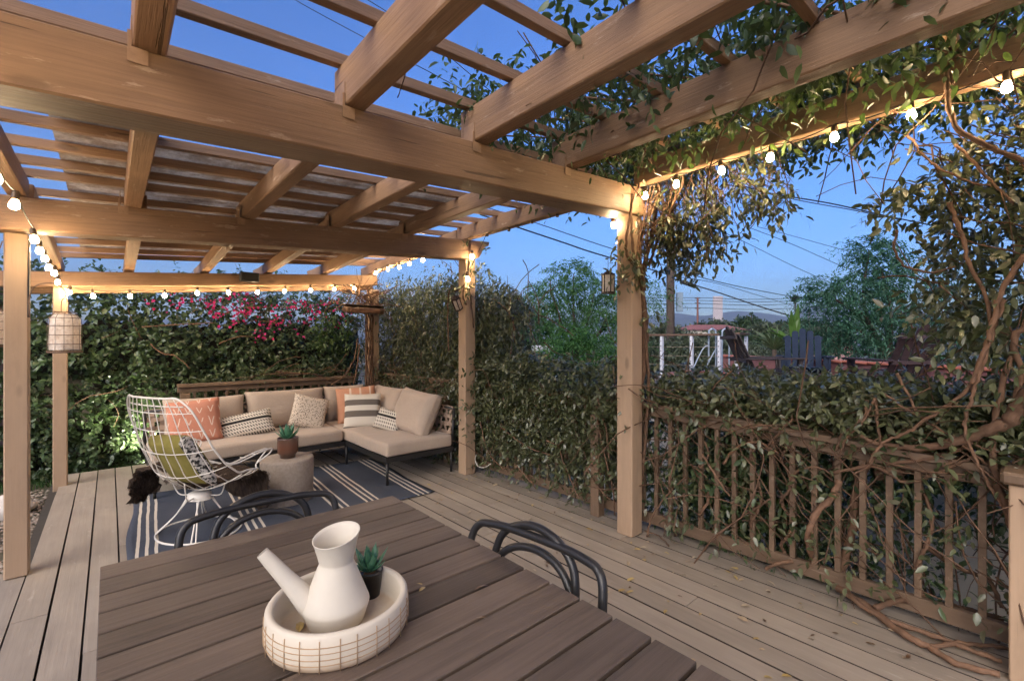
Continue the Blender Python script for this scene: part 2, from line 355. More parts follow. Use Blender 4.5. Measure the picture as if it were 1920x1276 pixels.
# ================================================================ railings
RX0 = 3.15
rz = lambda y: min(.985, .862+.066*y)
def railing(label, path, zf, skip=0.):
    """cap, lower rail, posts and single balusters between two points"""
    (xa, ya), (xb, yb) = path; L = math.hypot(xb-xa, yb-ya); ux, uy = (xb-xa)/L, (yb-ya)/L
    r_ = thing('railing', label, 'railing', (0, 0, 0))
    k = max(1, round(L/2.1))
    for i in range(k):
        a_ = L*i/k+.002; b_ = L*(i+1)/k-.002; A = (xa+ux*a_, ya+uy*a_); B = (xa+ux*b_, ya+uy*b_)
        block('top_rail', (*A, zf(A[1])-.019), (*B, zf(B[1])-.019), .14, .038, RAILM, r_, .004)
        block('sub_rail', (*A, zf(A[1])-.038-.035), (*B, zf(B[1])-.038-.035), .036, .068, RAILM, r_, .003)
        block('bottom_rail', (*A, .085), (*B, .085), .036, .085, RAILM, r_, .003)
    s = .06
    while s < L-.03:
        x, y = xa+ux*s, ya+uy*s
        o = link('baluster', chamfer_mesh(.030, .030, .80, .002, RAILM), r_); h = zf(y)-.108-.128; o.scale = (1, 1, h/.80); o.location = (x, y, .128+h/2); s += .116
    return r_
r1 = railing('tan timber railing with square balusters under the vine hedge', ((RX0, -.5), (RX0, 6.82)), rz)
for yy in (2.38, 4.62): block('newel', (RX0-.09, yy, 0), (RX0-.09, yy, .84), .085, .085, RAILM, r1, .004, up=(0, 1, 0))
r2 = railing('short tan railing behind the sectional sofa, vine stems over it', ((.62, 6.90), (2.86, 6.90)), lambda y: .925)
block('newel', (.70, 6.90, 0), (.70, 6.90, .81), .10, .10, RAILM, r2, .004, up=(0, 1, 0))
np_ = thing('gate_post', 'square tan newel post with a flat cap at the right edge', 'post', (2.985, -.055, 0))
block('shaft', (0, 0, 0), (0, 0, .84), .21, .21, POSTM, np_, .005, up=(0, 1, 0)); block('cap', (0, 0, .8405), (0, 0, .895), .26, .26, RAILM, np_, .012, up=(0, 1, 0))
# left boundary fence far behind the post
fn = thing('wooden_fence', 'weathered lilac brown board fence at the far left edge', 'fence', (-.86, 7.62, 0))
FEN = wood('fence_board', (.26, .19, .19), .85, .3, .25, .5)
for k in range(16): block('board', (-.07-.15*k, 0, -.14), (-.07-.15*k, 0, 2.08+rnd.uniform(-.02, .02)), .14, .02, FEN, fn, .002, up=(0, 1, 0))
for z in (.55, .95, 1.75): block('cross_rail', (-2.4, -.035, z), (0, -.035, z), .04, .09, FEN, fn, .002)
# ================================================================ dining table
tb = thing('dining_table', 'dark brown slatted dining table with the white watering can on it', 'table', (0, 0, 0))
k = 0; y = 1.940
while y > -.30:
    block('slat', (-.022, y-.0535, .727), (.978, y-.0535, .727), .1025, .026, TABLE, tb, .002); y -= .1125; k += 1
TFR = plain('table_frame_grey', (.20, .19, .17), .5, .2)
for x in (-.000, .955):
    block('side_rail', (x, -.29, .690), (x, 1.925, .690), .03, .044, TFR, tb, .002)
for y in (-.24, .8, 1.89): block('cross_rail', (.016, y, .689), (.938, y, .689), .04, .04, TFR, tb, .002)
for x in (.02, .93):
    for y in (-.25, 1.88): block('leg', (x, y, 0), (x, y, .672), .06, .06, TFR, tb, .003, up=(0, 1, 0))
# ================================================================ black tube dining chairs
def dining_chair(loc, rz, label):
    """seat faces local -Y, back stands at local Y = 0"""
    c = thing('dining_chair', label, 'chair', loc, rz, 'black tube dining chairs')
    T = .0138
    def part(name, pts, n=7, r=T): return MB().tube(spline(pts, n), r, 10).build(name, BLACK, c, True)
    hw = .266
    part('arm_rail', [(-hw-.012, -.07, .46), (-hw-.012, -.045, .62), (-hw-.006, -.02, .745), (-hw+.018, -.006, .790), (-hw+.065, .0, .804), (-.1, .004, .812), (.1, .004, .812), (hw-.065, .0, .804), (hw-.018, -.006, .790), (hw+.006, -.02, .745), (hw+.012, -.045, .62), (hw+.012, -.07, .46)])
    part('back_hoop', [(-.185, -.06, .45), (-.18, -.03, .60), (-.165, -.002, .73), (-.135, .006, .79), (-.075, .012, .828), (.0, .014, .842), (.075, .012, .828), (.135, .006, .79), (.165, -.002, .73), (.18, -.03, .60), (.185, -.06, .45)])
    part('lower_hoop', [(-.19, -.035, .60), (-.15, -.01, .70), (-.09, .004, .752), (0, .010, .770), (.09, .004, .752), (.15, -.01, .70), (.19, -.035, .60)], 7, T*.95)
    m_ = chamfer_mesh(.44, .42, .028, .012, BLACK, 3); s = link('seat', m_, c); s.location = (0, -.26, .455)
    for x in (-1, 1):
        part('leg', [(x*(hw+.012), -.07, .462), (x*(hw+.014), -.05, .25), (x*(hw+.02), -.01, 0)]); part('leg', [(x*.20, -.44, .45), (x*.225, -.455, .25), (x*.24, -.47, 0)])
        part('armrest', [(x*(hw-.012), -.04, .66), (x*(hw-.02), -.2, .655), (x*(hw-.035), -.36, .62), (x*(hw-.06), -.44, .45)])
    return c
dining_chair((.458, 2.005, 0), R(-1.5), 'black tube dining chair at the far end of the slatted table')
dining_chair((1.035, 1.065, 0), R(-90+6), 'black tube dining chair on the right side of the slatted table')
# ================================================================ things on the table
CER = plain('matte_bisque', (.60, .55, .47), .7, 0, .05, 8, .3, .08)
tr_ = thing('serving_tray', 'round cream ceramic tray with scored side holding the watering can', 'tray', (.427, 1.128, .7402))
m, t, b = base('tray_glaze', .55); co = objco(t); sp = node(t, 'ShaderNodeSeparateXYZ'); t.links.new(co, sp.inputs[0])
nz = noise(t, 30, co, None, 6); hz = mth(t, 'ADD', sp.outputs[2], mth(t, 'MULTIPLY', nz, .02))
t.links.new(ramp(t, hz, [(.010, (.36, .24, .15)), (.022, (.52, .40, .28)), (.034, (.60, .53, .43)), (.2, (.63, .57, .47))]), b.inputs['Base Color']); bump(t, b, noise(t, 90, co), .12, .003)
TRAY = m
A = .165
pr_ = [(.0, .0), (A-.012, .0), (A-.004, .006), (A, .018), (A+.001, .05), (A-.001, .078), (A-.005, .0835), (A-.011, .0845), (A-.017, .082), (A-.0195, .074), (A-.0200, .03), (A-.026, .016), (.0, .013)]
MB().lathe(pr_, 72).build('dish', TRAY, tr_, True)
GRV = plain('tray_groove', (.40, .27, .16), .8)
for z in (.022, .034, .047, .060): MB().tube([((A+.0012)*math.cos(a), (A+.0012)*math.sin(a), z) for a in np.linspace(0, 2*math.pi, 72, endpoint=False)], .0011, 5, True).build('scored_ring', GRV, tr_, True)
for k in range(26):
    a = 2*math.pi*k/26+rnd.uniform(-.03, .03); MB().tube([((A+.0012)*math.cos(a), (A+.0012)*math.sin(a), .006), ((A+.0016)*math.cos(a), (A+.0016)*math.sin(a), .04), ((A+.0004)*math.cos(a), (A+.0004)*math.sin(a), .074)], .0011, 5).build('scored_line', GRV, tr_, True)
wc = thing('watering_can', 'matte cream ceramic watering can with a straight spout standing in the tray', 'watering can', (.424, 1.140, .7545))
prof = [(0, 0), (.062, 0), (.066, .004), (.0780, .042), (.0787, .046), (.0783, .050), (.0735, .062), (.0640, .087), (.0545, .112), (.0450, .137), (.0405, .147), (.040, .149), (.0405, .152), (.0455, .174), (.0545, .212), (.0562, .215), (.0545, .2155), (.050, .206), (.041, .172), (.0365, .152), (.036, .146), (.05, .10), (.05, .03), (0, .02)]
N = 48; v = []; f = []
for (r_, z) in prof:
    for q in range(N):
        a = 2*math.pi*q/N; x, y = r_*math.cos(a), r_*math.sin(a); kk = max(0, (z-.152)/.06)
        v.append((x, y, z+kk*(.22*(x*.9+y*.35))))                                  # slanted mouth
for i in range(len(prof)-1):
    for q in range(N): f.append((i*N+q, i*N+(q+1) % N, (i+1)*N+(q+1) % N, (i+1)*N+q))
mesh('body', v, f, CER, wc, True)
pts = np.array([(-.035, .012, .020), (-.062, .026, .062), (-.10, .047, .118), (-.150, .074, .190)]); rr = [.030, .0275, .020, .0138]
V, F = tube(spline(pts, 6), np.interp(np.linspace(0, 3, 19), range(4), rr), 18); mesh('spout', V, F[:-1], CER, wc, True)
d = pts[3]-pts[2]; d = d/np.linalg.norm(d)
V, F = tube([pts[3]-d*.03, pts[3]-d*.001], [.0105, .0115], 16); mesh('spout_bore', V, F, plain('spout_inside', (.30, .25, .2), .8), wc, True)
def succulent(name, label, loc, pot_prof, potm, z0, L, nl, lm, soil=.03, up=.5):
    p = thing(name, label, 'plant', loc)
    MB().lathe(pot_prof, 32).build('pot', potm, p, True)
    MB().lathe([(0, z0-.004), (soil, z0-.006)], 20).build('soil', plain(name+'_soil', (.10, .06, .04), .95, 0, .3, 60), p)
    v, f = [], []
    n = 9; mw = .34                                                             # one fleshy leaf along +X
    for i in range(n+1):
        s = i/n; wv = mw*math.sin(math.pi*min(1, .12+.88*s)**.8)**.8*(1 if s < .6 else 1-((s-.6)/.4)**2*.9); th = .05*(1-s)+.012; zc = .55*s*s*.5
        for q in range(8):
            a = 2*math.pi*q/8; v.append((s, wv*.5*math.cos(a), zc+th*math.sin(a)+.10*abs(math.cos(a))*wv))
    for i in range(n):
        for q in range(8): f.append((i*8+q, i*8+(q+1) % 8, (i+1)*8+(q+1) % 8, (i+1)*8+q))
    f.append(tuple(range(7, -1, -1))); f.append(tuple(n*8+q for q in range(8)))
    lf = mesh('leaf', v, f, lm, p, True); me_ = lf.data
    for k in range(nl):
        o = lf if k == 0 else link('leaf', me_, p)
        a = k*2.399+.3; tilt = .15+1.15*(1-k/nl)**.9*up*1.6; s = L*(.62+.5*(1-abs(k/nl-.4)))
        o.location = (.006*math.cos(a), .006*math.sin(a), z0+.01*k/nl); o.rotation_euler = (0, -(math.pi/2-tilt), a); o.scale = (s, s*1.05, s)
    return p
m, t, b = base('succulent_green', .35); co = objco(t)
t.links.new(ramp(t, noise(t, 3, co), [(.3, (.03, .11, .06)), (.7, (.09, .24, .13))]), b.inputs['Base Color']); SUCC = m
succulent('potted_succulent', 'small green succulent in a black pot inside the cream tray', (.535, 1.195, .7545), [(0, 0), (.027, 0), (.0345, .066), (.036, .066), (.036, .072), (.033, .072), (.031, .062), (0, .06)], BLACK, .066, .062, 15, SUCC, .031, .62)
# fallen leaves on table and in the tray are added with the other leaves
# ================================================================ coffee stool with plant
m, t, b = base('brown_concrete', .8); co = objco(t)
t.links.new(mixc(t, .5, ramp(t, noise(t, 5, co, None, 8, .7), [(.3, (.27, .22, .175)), (.7, (.42, .345, .28))]), ramp(t, noise(t, 45, co), [(.35, (.26, .21, .165)), (.6, (.40, .33, .265))])), b.inputs['Base Color']); bump(t, b, noise(t, 60, co), .15, .004)
st = thing('drum_stool', 'round brown concrete drum stool carrying the potted succulent', 'stool', (1.215, 4.47, .006), R(25))
MB().lathe([(0, 0), (.205, 0), (.214, .008), (.220, .19), (.222, .372), (.217, .386), (.205, .391), (0, .392)], 56).build('drum', m, st, True)
for a in (math.pi, 0): o = link('hand_slot', chamfer_mesh(.022, .085, .03, .012, plain('slot_dark', (.01, .008, .007), .9), 3), st); o.location = (.213*math.cos(a), .213*math.sin(a), .305)
m, t, b = base('brown_glaze_pot', .3); co = objco(t); sp = node(t, 'ShaderNodeSeparateXYZ'); t.links.new(co, sp.inputs[0])
t.links.new(ramp(t, mth(t, 'ADD', mth(t, 'MULTIPLY', sp.outputs[2], 4.5), mth(t, 'MULTIPLY', noise(t, 12, co, (1, 1, 3)), .35)), [(.2, (.085, .055, .04)), (.6, (.15, .06, .035)), (.95, (.13, .075, .055))]), b.inputs['Base Color'])
succulent('potted_agave', 'large leafed green succulent in a brown glazed pot on the drum stool', (1.215, 4.45, .400), [(0, 0), (.062, 0), (.064, .004), (.066, .028), (.082, .042), (.086, .06), (.088, .165), (.090, .178), (.086, .180), (.083, .168), (.08, .15), (0, .145)], m, .163, .135, 17, SUCC, .081, .6)
# ================================================================ rug
m, t, b = base('navy_rug', .9); co = objco(t); sp = node(t, 'ShaderNodeSeparateXYZ'); t.links.new(co, sp.inputs[0])
X = mth(t, 'ADD', sp.outputs[0], mth(t, 'MULTIPLY', mth(t, 'SUBTRACT', noise(t, 2.5, co), .5), .02))
mask = None
for c0 in (-1.02, -.36, .30, .575, 1.02):
    for k in (-.052, 0, .052):
        q = mth(t, 'LESS_THAN', mth(t, 'ABSOLUTE', mth(t, 'SUBTRACT', X, c0+k)), .0095); mask = q if mask is None else mth(t, 'MAXIMUM', mask, q)
weave = noise(t, 160, co, (1, 3, 1)); fade = noise(t, 3, co, None, 5)
navy = mixc(t, .45, ramp(t, fade, [(.3, (.032, .040, .062)), (.7, (.060, .070, .098))]), ramp(t, weave, [(.35, (.024, .03, .048)), (.7, (.085, .098, .125))]))
t.links.new(mixc(t, mask, navy, (.60, .54, .45)), b.inputs['Base Color']); bump(t, b, weave, .5, .004)
v = []; f = []; nx, ny = 60, 40
for j in range(ny+1):
    for i in range(nx+1):
        u, w_ = i/nx*2-1, j/ny*2-1; x = u*1.13; y = w_*.80+.020*math.sin(u*5+1)*(abs(w_) > .95)
        v.append((x+.012*math.sin(w_*4)*abs(u)**6, y, .004+.0022*(1+math.sin(u*9+w_*3)*math.sin(w_*7))))
for j in range(ny):
    for i in range(nx): f.append((j*(nx+1)+i, j*(nx+1)+i+1, (j+1)*(nx+1)+i+1, (j+1)*(nx+1)+i))
rg = mesh('rug', v, f, m, None, True, (1.25, 4.64, .001), (0, 0, R(-3.2)))
md = rg.modifiers.new('thick', 'SOLIDIFY'); md.thickness = .005; md.offset = 1
tag(rg, 'navy flatwoven rug with groups of cream stripes under the lounge seating', 'rug')
# ================================================================ sectional sofa
def fabric(name, c, var=.10):
    m, t, b = base(name, .9, 0, .2); co = objco(t); n1 = noise(t, 220, co, None, 2); n2 = noise(t, 4, co)
    col = mixc(t, 1., ramp(t, n1, [(.3, tuple(x*(1-var*1.6) for x in c)), (.7, tuple(x*(1+var) for x in c))]), ramp(t, n2, [(.3, (.94,)*3), (.7, (1.03,)*3)]), 'MULTIPLY')
    t.links.new(col, b.inputs['Base Color'])
    ad = mth(t, 'ADD', mth(t, 'MULTIPLY', n1, .25), noise(t, 7, co, None, 5)); wr_ = noise(t, 5, co, (1, 2.2, 1), 3, .5); ad = mth(t, 'ADD', ad, mth(t, 'MULTIPLY', mth(t, 'ABSOLUTE', mth(t, 'SUBTRACT', wr_, .5)), -2.2)); bump(t, b, ad, .45, .014); b.inputs['Sheen Weight'].default_value = .15
    return m
BEIGE = fabric('beige_canvas', (.46, .365, .285))
def puff(name, sx, sy, sz, mat, parent, loc, rot=(0, 0, 0), n=14, edge=.30, sag=.0, crown=.16, seed=0):
    """stuffed cushion: soft box, pinched corners, bulging faces and faint creases"""
    bm = bmesh.new(); bmesh.ops.create_cube(bm, size=2); bmesh.ops.subdivide_edges(bm, edges=bm.edges[:], cuts=n, use_grid_fill=True)
    r_ = random.Random(seed); ph = [r_.uniform(0, 6.28) for _ in range(6)]
    for q in bm.verts:
        x, y, z = q.co
        fx, fy = 1-abs(x)**4, 1-abs(y)**4
        k = (max(fx, 0)*max(fy, 0))**.32
        zz = z*(edge+(1-edge)*k)
        zz += z*crown*(1-x*x)*(1-y*y)
        zz += .035*math.sin(x*5+ph[0]+y*2)*math.sin(y*4+ph[1])*k+.02*math.sin(x*11+ph[2])*math.sin(y*9+ph[3])*k
        s = 1-.045*(1-y*y)*abs(x)**3; s2 = 1-.045*(1-x*x)*abs(y)**3
        rr_ = 1-.05*(1-abs(z)**2)*0
        q.co = Vector((x*s*sx/2, y*s2*sy/2-sag*sy*(1-x*x)*max(0, y)**2, zz*sz/2))
    me = bpy.data.meshes.new(name); bm.to_mesh(me); bm.free(); me.materials.append(mat); me.polygons.foreach_set('use_smooth', [True]*len(me.polygons))
    o = link(name, me, parent); o.location = loc; o.rotation_euler = rot; return o
def slab(name, sx, sy, sz, mat, parent, loc, seed=0):
    """firm boxed seat cushion with rounded rim"""
    bm = bmesh.new(); bmesh.ops.create_cube(bm, size=1); bmesh.ops.scale(bm, vec=(sx, sy, sz), verts=bm.verts)
    bmesh.ops.bevel(bm, geom=bm.edges[:], offset=.034, segments=5, affect='EDGES', profile=.5)
    bmesh.ops.subdivide_edges(bm, edges=[e for e in bm.edges if e.calc_length() > .2], cuts=12, use_grid_fill=True)
    for q in bm.verts:
        if q.co.z > 0: q.co.z += .016*(1-(2*q.co.x/sx)**2)*(1-(2*q.co.y/sy)**2)+.004*math.sin(q.co.x*9+seed)*math.sin(q.co.y*7)
        q.co.y += .006*math.sin(q.co.x*7+seed)*(abs(q.co.y) > sy*.4); q.co.x += .005*math.sin(q.co.y*8+seed)*(abs(q.co.x) > sx*.4)
    me = bpy.data.meshes.new(name); bm.to_mesh(me); bm.free(); me.materials.append(mat); me.polygons.foreach_set('use_smooth', [True]*len(me.polygons))
    o = link(name, me, parent); o.location = loc; return o
sf = thing('sectional_sofa', 'beige cushioned corner sofa on a slim black frame, strap woven back', 'sofa', (0, 0, 0))
X0, X1, XC, YF, YB, YC = .28, 2.87, 2.065, 5.27, 6.22, 4.225
fr = MB().box((X0, YF, .235), (XC-.001, YF+.04, .285)).box((X0, YB-.04, .235), (XC-.001, YB, .285)).box((X0, YF+.041, .236), (X0+.04, YB-.041, .284)); fr.build('sofa_base', BLACK, sf)
fr = MB().box((XC, YC, .235), (XC+.04, YB, .285)).box((X1-.04, YC, .235), (X1, YB, .285)).box((XC+.041, YC, .236), (X1-.041, YC+.04, .284)).box((XC+.041, YB-.04, .236), (X1-.041, YB, .284)); fr.box((XC+.041, YC+.041, .262), (X1-.041, YB-.041, .28)).box((X0+.041, YF+.041, .262), (XC-.001, YB-.041, .28)); fr.build('chaise_base', BLACK, sf)
for (x, y) in ((XC+.02, YC+.02), (X1-.02, YC+.02), (XC+.02, YF+.02), (XC+.02, YB-.03), (X1-.02, YB-.03), (X0+.03, YF+.02), (X0+.03, YB-.03), (XC-.20, YB-.06)):
    MB().tube([(x, y, .006), (x, y, .235)], [.013, .017], 10).build('leg', BLACK, sf, True)
sb = slab('seat_cushion', XC-.012-X0-.01, YB-.16-YF, .135, BEIGE, sf, ((X0+XC)/2-.004, (YF+YB-.16)/2, .3535), 1); slab('chaise_cushion', X1-.16-XC+.14, YB-.14-YC, .138, BEIGE, sf, ((XC+X1-.02)/2, (YC+YB-.14)/2, .355), 2)
# strap-woven back frames
STRAP = fabric('tan_strap', (.40, .29, .215))
def strapback(p0, p1, nrm, z0, z1):
    p0 = np.array(p0); p1 = np.array(p1); L = np.linalg.norm(p1-p0); u = (p1-p0)/L; nrm = np.array(nrm)
    for a_, b_ in ((0, 0), (L, L)): MB().tube([(*(p0+u*a_), .24), (*(p0+u*a_+nrm*.03), z1)], .016, 8).build('back_upright', BLACK, sf, True)
    MB().tube([(*(p0+nrm*.03), z1), (*(p1+nrm*.03), z1)], .014, 8).build('back_rail', BLACK, sf, True)
    k = int((z1-z0)/.075)
    for i in range(k+1):
        z = z0+(z1-z0)*i/k; o_ = (1 if i % 2 else -1)*.006
        c = [(*(p0+u*s+nrm*(.03*(z-.24)/(z1-.24)+(.010 if (j+i) % 2 else -.010))), z) for j, s in enumerate(np.linspace(0, L, max(3, int(L/.09))))]
        v = [(x, y, zz-.022) for x, y, zz in c]+[(x, y, zz+.022) for x, y, zz in c]; n = len(c); mesh('strap', v, [(j, j+1, n+j+1, n+j) for j in range(n-1)], STRAP, sf).modifiers.new('t', 'SOLIDIFY').thickness = .004
    for j, s in enumerate(np.linspace(.06, L-.06, max(2, int(L/.09)))):
        c = [np.array((*(p0+u*s+nrm*(.03*(z-.24)/(z1-.24)+(-.010 if (j+i) % 2 else .010))), z)) for i, z in enumerate(np.linspace(z0-.04, z1, 9))]
        uu = np.array((*u, 0)); v = [p-uu*.022 for p in c]+[p+uu*.022 for p in c]; mesh('strap', v, [(q, q+1, 9+q+1, 9+q) for q in range(8)], STRAP, sf).modifiers.new('t', 'SOLIDIFY').thickness = .004
strapback((X1-.005, YC+.03), (X1-.005, YB), (1, 0), .33, .70); strapback((X0, YB-.02), (X1-.05, YB-.02), (0, 1), .33, .70)
# back cushions
for x0, x1, zt, sd in ((.42, 1.175, .81, 1), (1.19, 2.075, .835, 2), (2.085, 2.62, .84, 3)):
    puff('back_cushion', x1-x0, .46, .20, BEIGE, sf, ((x0+x1)/2, YB-.20, zt-.205), (R(75), 0, 0), seed=sd)
puff('back_cushion', .78, .47, .21, BEIGE, sf, (2.665, 5.42, .64), (R(73), 0, R(-90)), seed=4)
puff('back_cushion', .66, .50, .22, BEIGE, sf, (2.635, 4.66, .64), (R(66), R(4), R(-86)), seed=5)
# ---- throw pillows, each lies loose on the sofa
def patt(name, fn, rough=.9):
    m, t, b = base(name, rough, 0, .2); co = objco(t); sp = node(t, 'ShaderNodeSeparateXYZ'); t.links.new(co, sp.inputs[0])
    t.links.new(fn(t, co, sp.outputs[0], sp.outputs[1]), b.inputs['Base Color']); bump(t, b, mth(t, 'ADD', noise(t, 9, co), mth(t, 'MULTIPLY', noise(t, 150, co), .3)), .3, .01); return m
def band(t, v, a, b_): return mth(t, 'MULTIPLY', mth(t, 'GREATER_THAN', v, a), mth(t, 'LESS_THAN', v, b_))
def p_coral(t, co, x, y):
    fx = mth(t, 'SUBTRACT', mth(t, 'FRACT', mth(t, 'MULTIPLY', x, 10.5)), .5); fy = mth(t, 'FRACT', mth(t, 'ADD', mth(t, 'MULTIPLY', y, 8.), noise(t, 6, co)))
    vee = mth(t, 'ABSOLUTE', mth(t, 'SUBTRACT', mth(t, 'ABSOLUTE', fx), mth(t, 'MULTIPLY', fy, .42)))
    mk = mth(t, 'MULTIPLY', mth(t, 'LESS_THAN', vee, .05), mth(t, 'LESS_THAN', fy, .62)); mk = mth(t, 'MULTIPLY', mk, mth(t, 'GREATER_THAN', noise(t, 14, co), .42))
    return mixc(t, mk, ramp(t, noise(t, 5, co), [(.3, (.44, .18, .115)), (.7, (.53, .235, .155))]), (.66, .50, .40))
def p_lumbar(t, co, x, y):
    d1 = mth(t, 'FRACT', mth(t, 'MULTIPLY', y, 26.)); d2 = mth(t, 'FRACT', mth(t, 'MULTIPLY', mth(t, 'ADD', x, mth(t, 'MULTIPLY', y, .7)), 38.))
    ck = mth(t, 'MULTIPLY', mth(t, 'GREATER_THAN', d1, .42), mth(t, 'GREATER_THAN', d2, .55)); c = mixc(t, ck, (.62, .56, .47), (.05, .045, .04))
    return mixc(t, band(t, y, .012, .040), c, (.025, .023, .022))
def p_dots(t, co, x, y):
    vo = node(t, 'ShaderNodeTexVoronoi'); vo.inputs['Scale'].default_value = 62; t.links.new(co, vo.inputs['Vector'])
    return mixc(t, mth(t, 'LESS_THAN', vo.outputs['Distance'], .33), (.60, .51, .41), (.07, .05, .04))
def p_corstripe(t, co, x, y):
    return mixc(t, mth(t, 'MAXIMUM', band(t, x, -.075, -.05), mth(t, 'MAXIMUM', band(t, x, .045, .068), band(t, x, .165, .185))), ramp(t, noise(t, 6, co), [(.3, (.50, .24, .14)), (.7, (.57, .30, .19))]), (.66, .52, .40))
def p_stripe(t, co, x, y):
    g = mth(t, 'MAXIMUM', band(t, y, .055, .125), mth(t, 'MAXIMUM', band(t, y, -.085, -.010), mth(t, 'LESS_THAN', y, -.192)))
    return mixc(t, g, (.66, .60, .50), (.155, .13, .108))
def throw(label, sx, sy, sz, mat, loc, rot, seed, grp='throw pillows'):
    o = puff('throw_pillow', sx, sy, sz, mat, None, loc, rot, edge=.14, crown=.22, seed=seed); tag(o, label, 'pillow', grp); return o
def face(az, lean): return (R(lean), 0, R(az))   # az: turn about Z (0 faces -Y), lean: 90 upright
LUM = patt('lumbar_weave', p_lumbar)
throw('coral orange square pillow with pale marks, seen through the wire chair back', .47, .47, .16, patt('coral_print', p_coral), (.66, 5.70, .62), (R(68), R(-4), R(-6)), 11)
throw('long black and cream lumbar pillow leaning on the left sofa cushion', .56, .27, .13, LUM, (1.11, 5.68, .535), (R(62), R(-9), R(-8)), 12)
throw('cream pillow with fine dark dots in the middle of the sofa', .40, .40, .13, patt('dot_print', p_dots), (1.80, 5.72, .60), (R(66), R(16), R(-10)), 13)
throw('coral pillow with cream stripes in the sofa corner behind the grey striped one', .48, .46, .15, patt('coral_stripe', p_corstripe), (2.36, 5.66, .645), (R(72), R(-4), R(-22)), 14)
throw('cream pillow with wide grey stripes at the sofa corner', .43, .43, .15, patt('grey_stripe', p_stripe), (2.31, 5.36, .605), (R(70), R(0), R(-27)), 15)
throw('small black and cream pillow leaning on the chaise back cushion', .34, .25, .12, LUM, (2.44, 4.92, .535), (R(62), R(10), R(-62)), 16)
# ================================================================ white wire armchair
wa = thing('wire_armchair', 'white wire shell lounge chair on a ring base, back towards the railing gap', 'armchair', (.50, 4.17, .012), R(26)); wa.scale = (.86, 1, 1)
def shell(u, v_):
    """u across (-1..1), v from the top of the back (0) to the front lip (1); local +X is forward"""
    cx = np.interp(v_, [0, .18, .36, .52, .64, .80, 1], [-.40, -.37, -.325, -.23, -.06, .19, .43]); cz = np.interp(v_, [0, .18, .36, .52, .64, .80, 1], [1.05, .86, .65, .44, .335, .345, .385])
    hw = np.interp(v_, [0, .10, .3, .5, .7, .88, 1], [.30, .37, .415, .43, .41, .37, .29]); a = abs(u)
    fwd = np.interp(v_, [0, .3, .55, .8, 1], [.05, .13, .17, .03, -.12]); upz = np.interp(v_, [0, .3, .5, .7, 1], [.0, .02, .09, .15, .06])
    return np.array([cx+fwd*a**2.2, hw*u, cz+upz*a**2.4])
W = WHITEM
for u in np.linspace(-.8, .8, 9): MB().tube(spline([shell(u, q) for q in np.linspace(0, 1, 15)], 3), .0034, 6).build('wire', W, wa, True)
for q in (.10, .22, .36, .50, .64, .76, .88): MB().tube(spline([shell(u, q) for u in np.linspace(-1, 1, 13)], 2), .0034, 6).build('wire', W, wa, True)
rimp = [shell(u, 0) for u in np.linspace(-.9, .9, 7)]+[shell(1, q) for q in np.linspace(.06, .96, 14)]+[shell(u, 1) for u in np.linspace(.9, -.9, 7)]+[shell(-1, q) for q in np.linspace(.96, .06, 14)]
MB().tube(spline(rimp, 4, True), .0075, 8, True).build('rim', W, wa, True)
MB().tube(spline([p+np.array((.015, 0, -.035)) for p in [shell(u, .02) for u in np.linspace(-.95, .95, 9)]], 3), .005, 6).build('top_band', W, wa, True)
for s in (-1, 1):
    for dy, dz in ((0, 0), (.055, .006)):
        MB().tube(spline([shell(s*1., .47), (-.02, s*(.40+dy), .56+dz), (.18, s*(.415+dy), .60+dz), (.31, s*(.40+dy), .605+dz), (.315, s*(.375+dy), .57), (.24, s*.37, .50), shell(s*1., .84)], 6), .0058, 8).build('armrest', W, wa, True)
    for q in (.05, .15, .25): MB().tube([(q, s*.408, .585+q*.06), (q, s*.465, .59+q*.06)], .004, 6).build('arm_cross_wire', W, wa, True)
MB().tube([(.30*math.cos(a)+.02, .30*math.sin(a), .006) for a in np.linspace(0, 2*math.pi, 48, endpoint=False)], .0075, 8, True).build('base_ring', W, wa, True)
for k in range(4):
    a = math.pi/4+k*math.pi/2
    for da in (-.05, .05): MB().tube(spline([(.30*math.cos(a+da)+.02, .30*math.sin(a+da), .010), (.17*math.cos(a+da*.8)+.02, .17*math.sin(a+da*.8), .13), (.085*math.cos(a)+.02, .085*math.sin(a)+da*.2, .25)], 5), .006, 7).build('base_strut', W, wa, True)
MB().tube([(.095*math.cos(a)+.02, .095*math.sin(a), .25) for a in np.linspace(0, 2*math.pi, 28, endpoint=False)], .006, 7, True).build('swivel_ring', W, wa, True)
MB().lathe([(0, .245), (.085, .245), (.09, .255), (.085, .285), (.05, .30), (0, .30)], 24, (.02, 0, 0)).build('swivel_plate', W, wa, True)
for k in range(4):
    a = k*math.pi/2+.4; MB().tube(spline([(.09*math.cos(a)+.02, .09*math.sin(a), .27), (.17*math.cos(a)+.02, .17*math.sin(a), .28), shell(math.sin(a)*.6, .66+.12*math.cos(a))], 5), .005, 6).build('seat_support', W, wa, True)
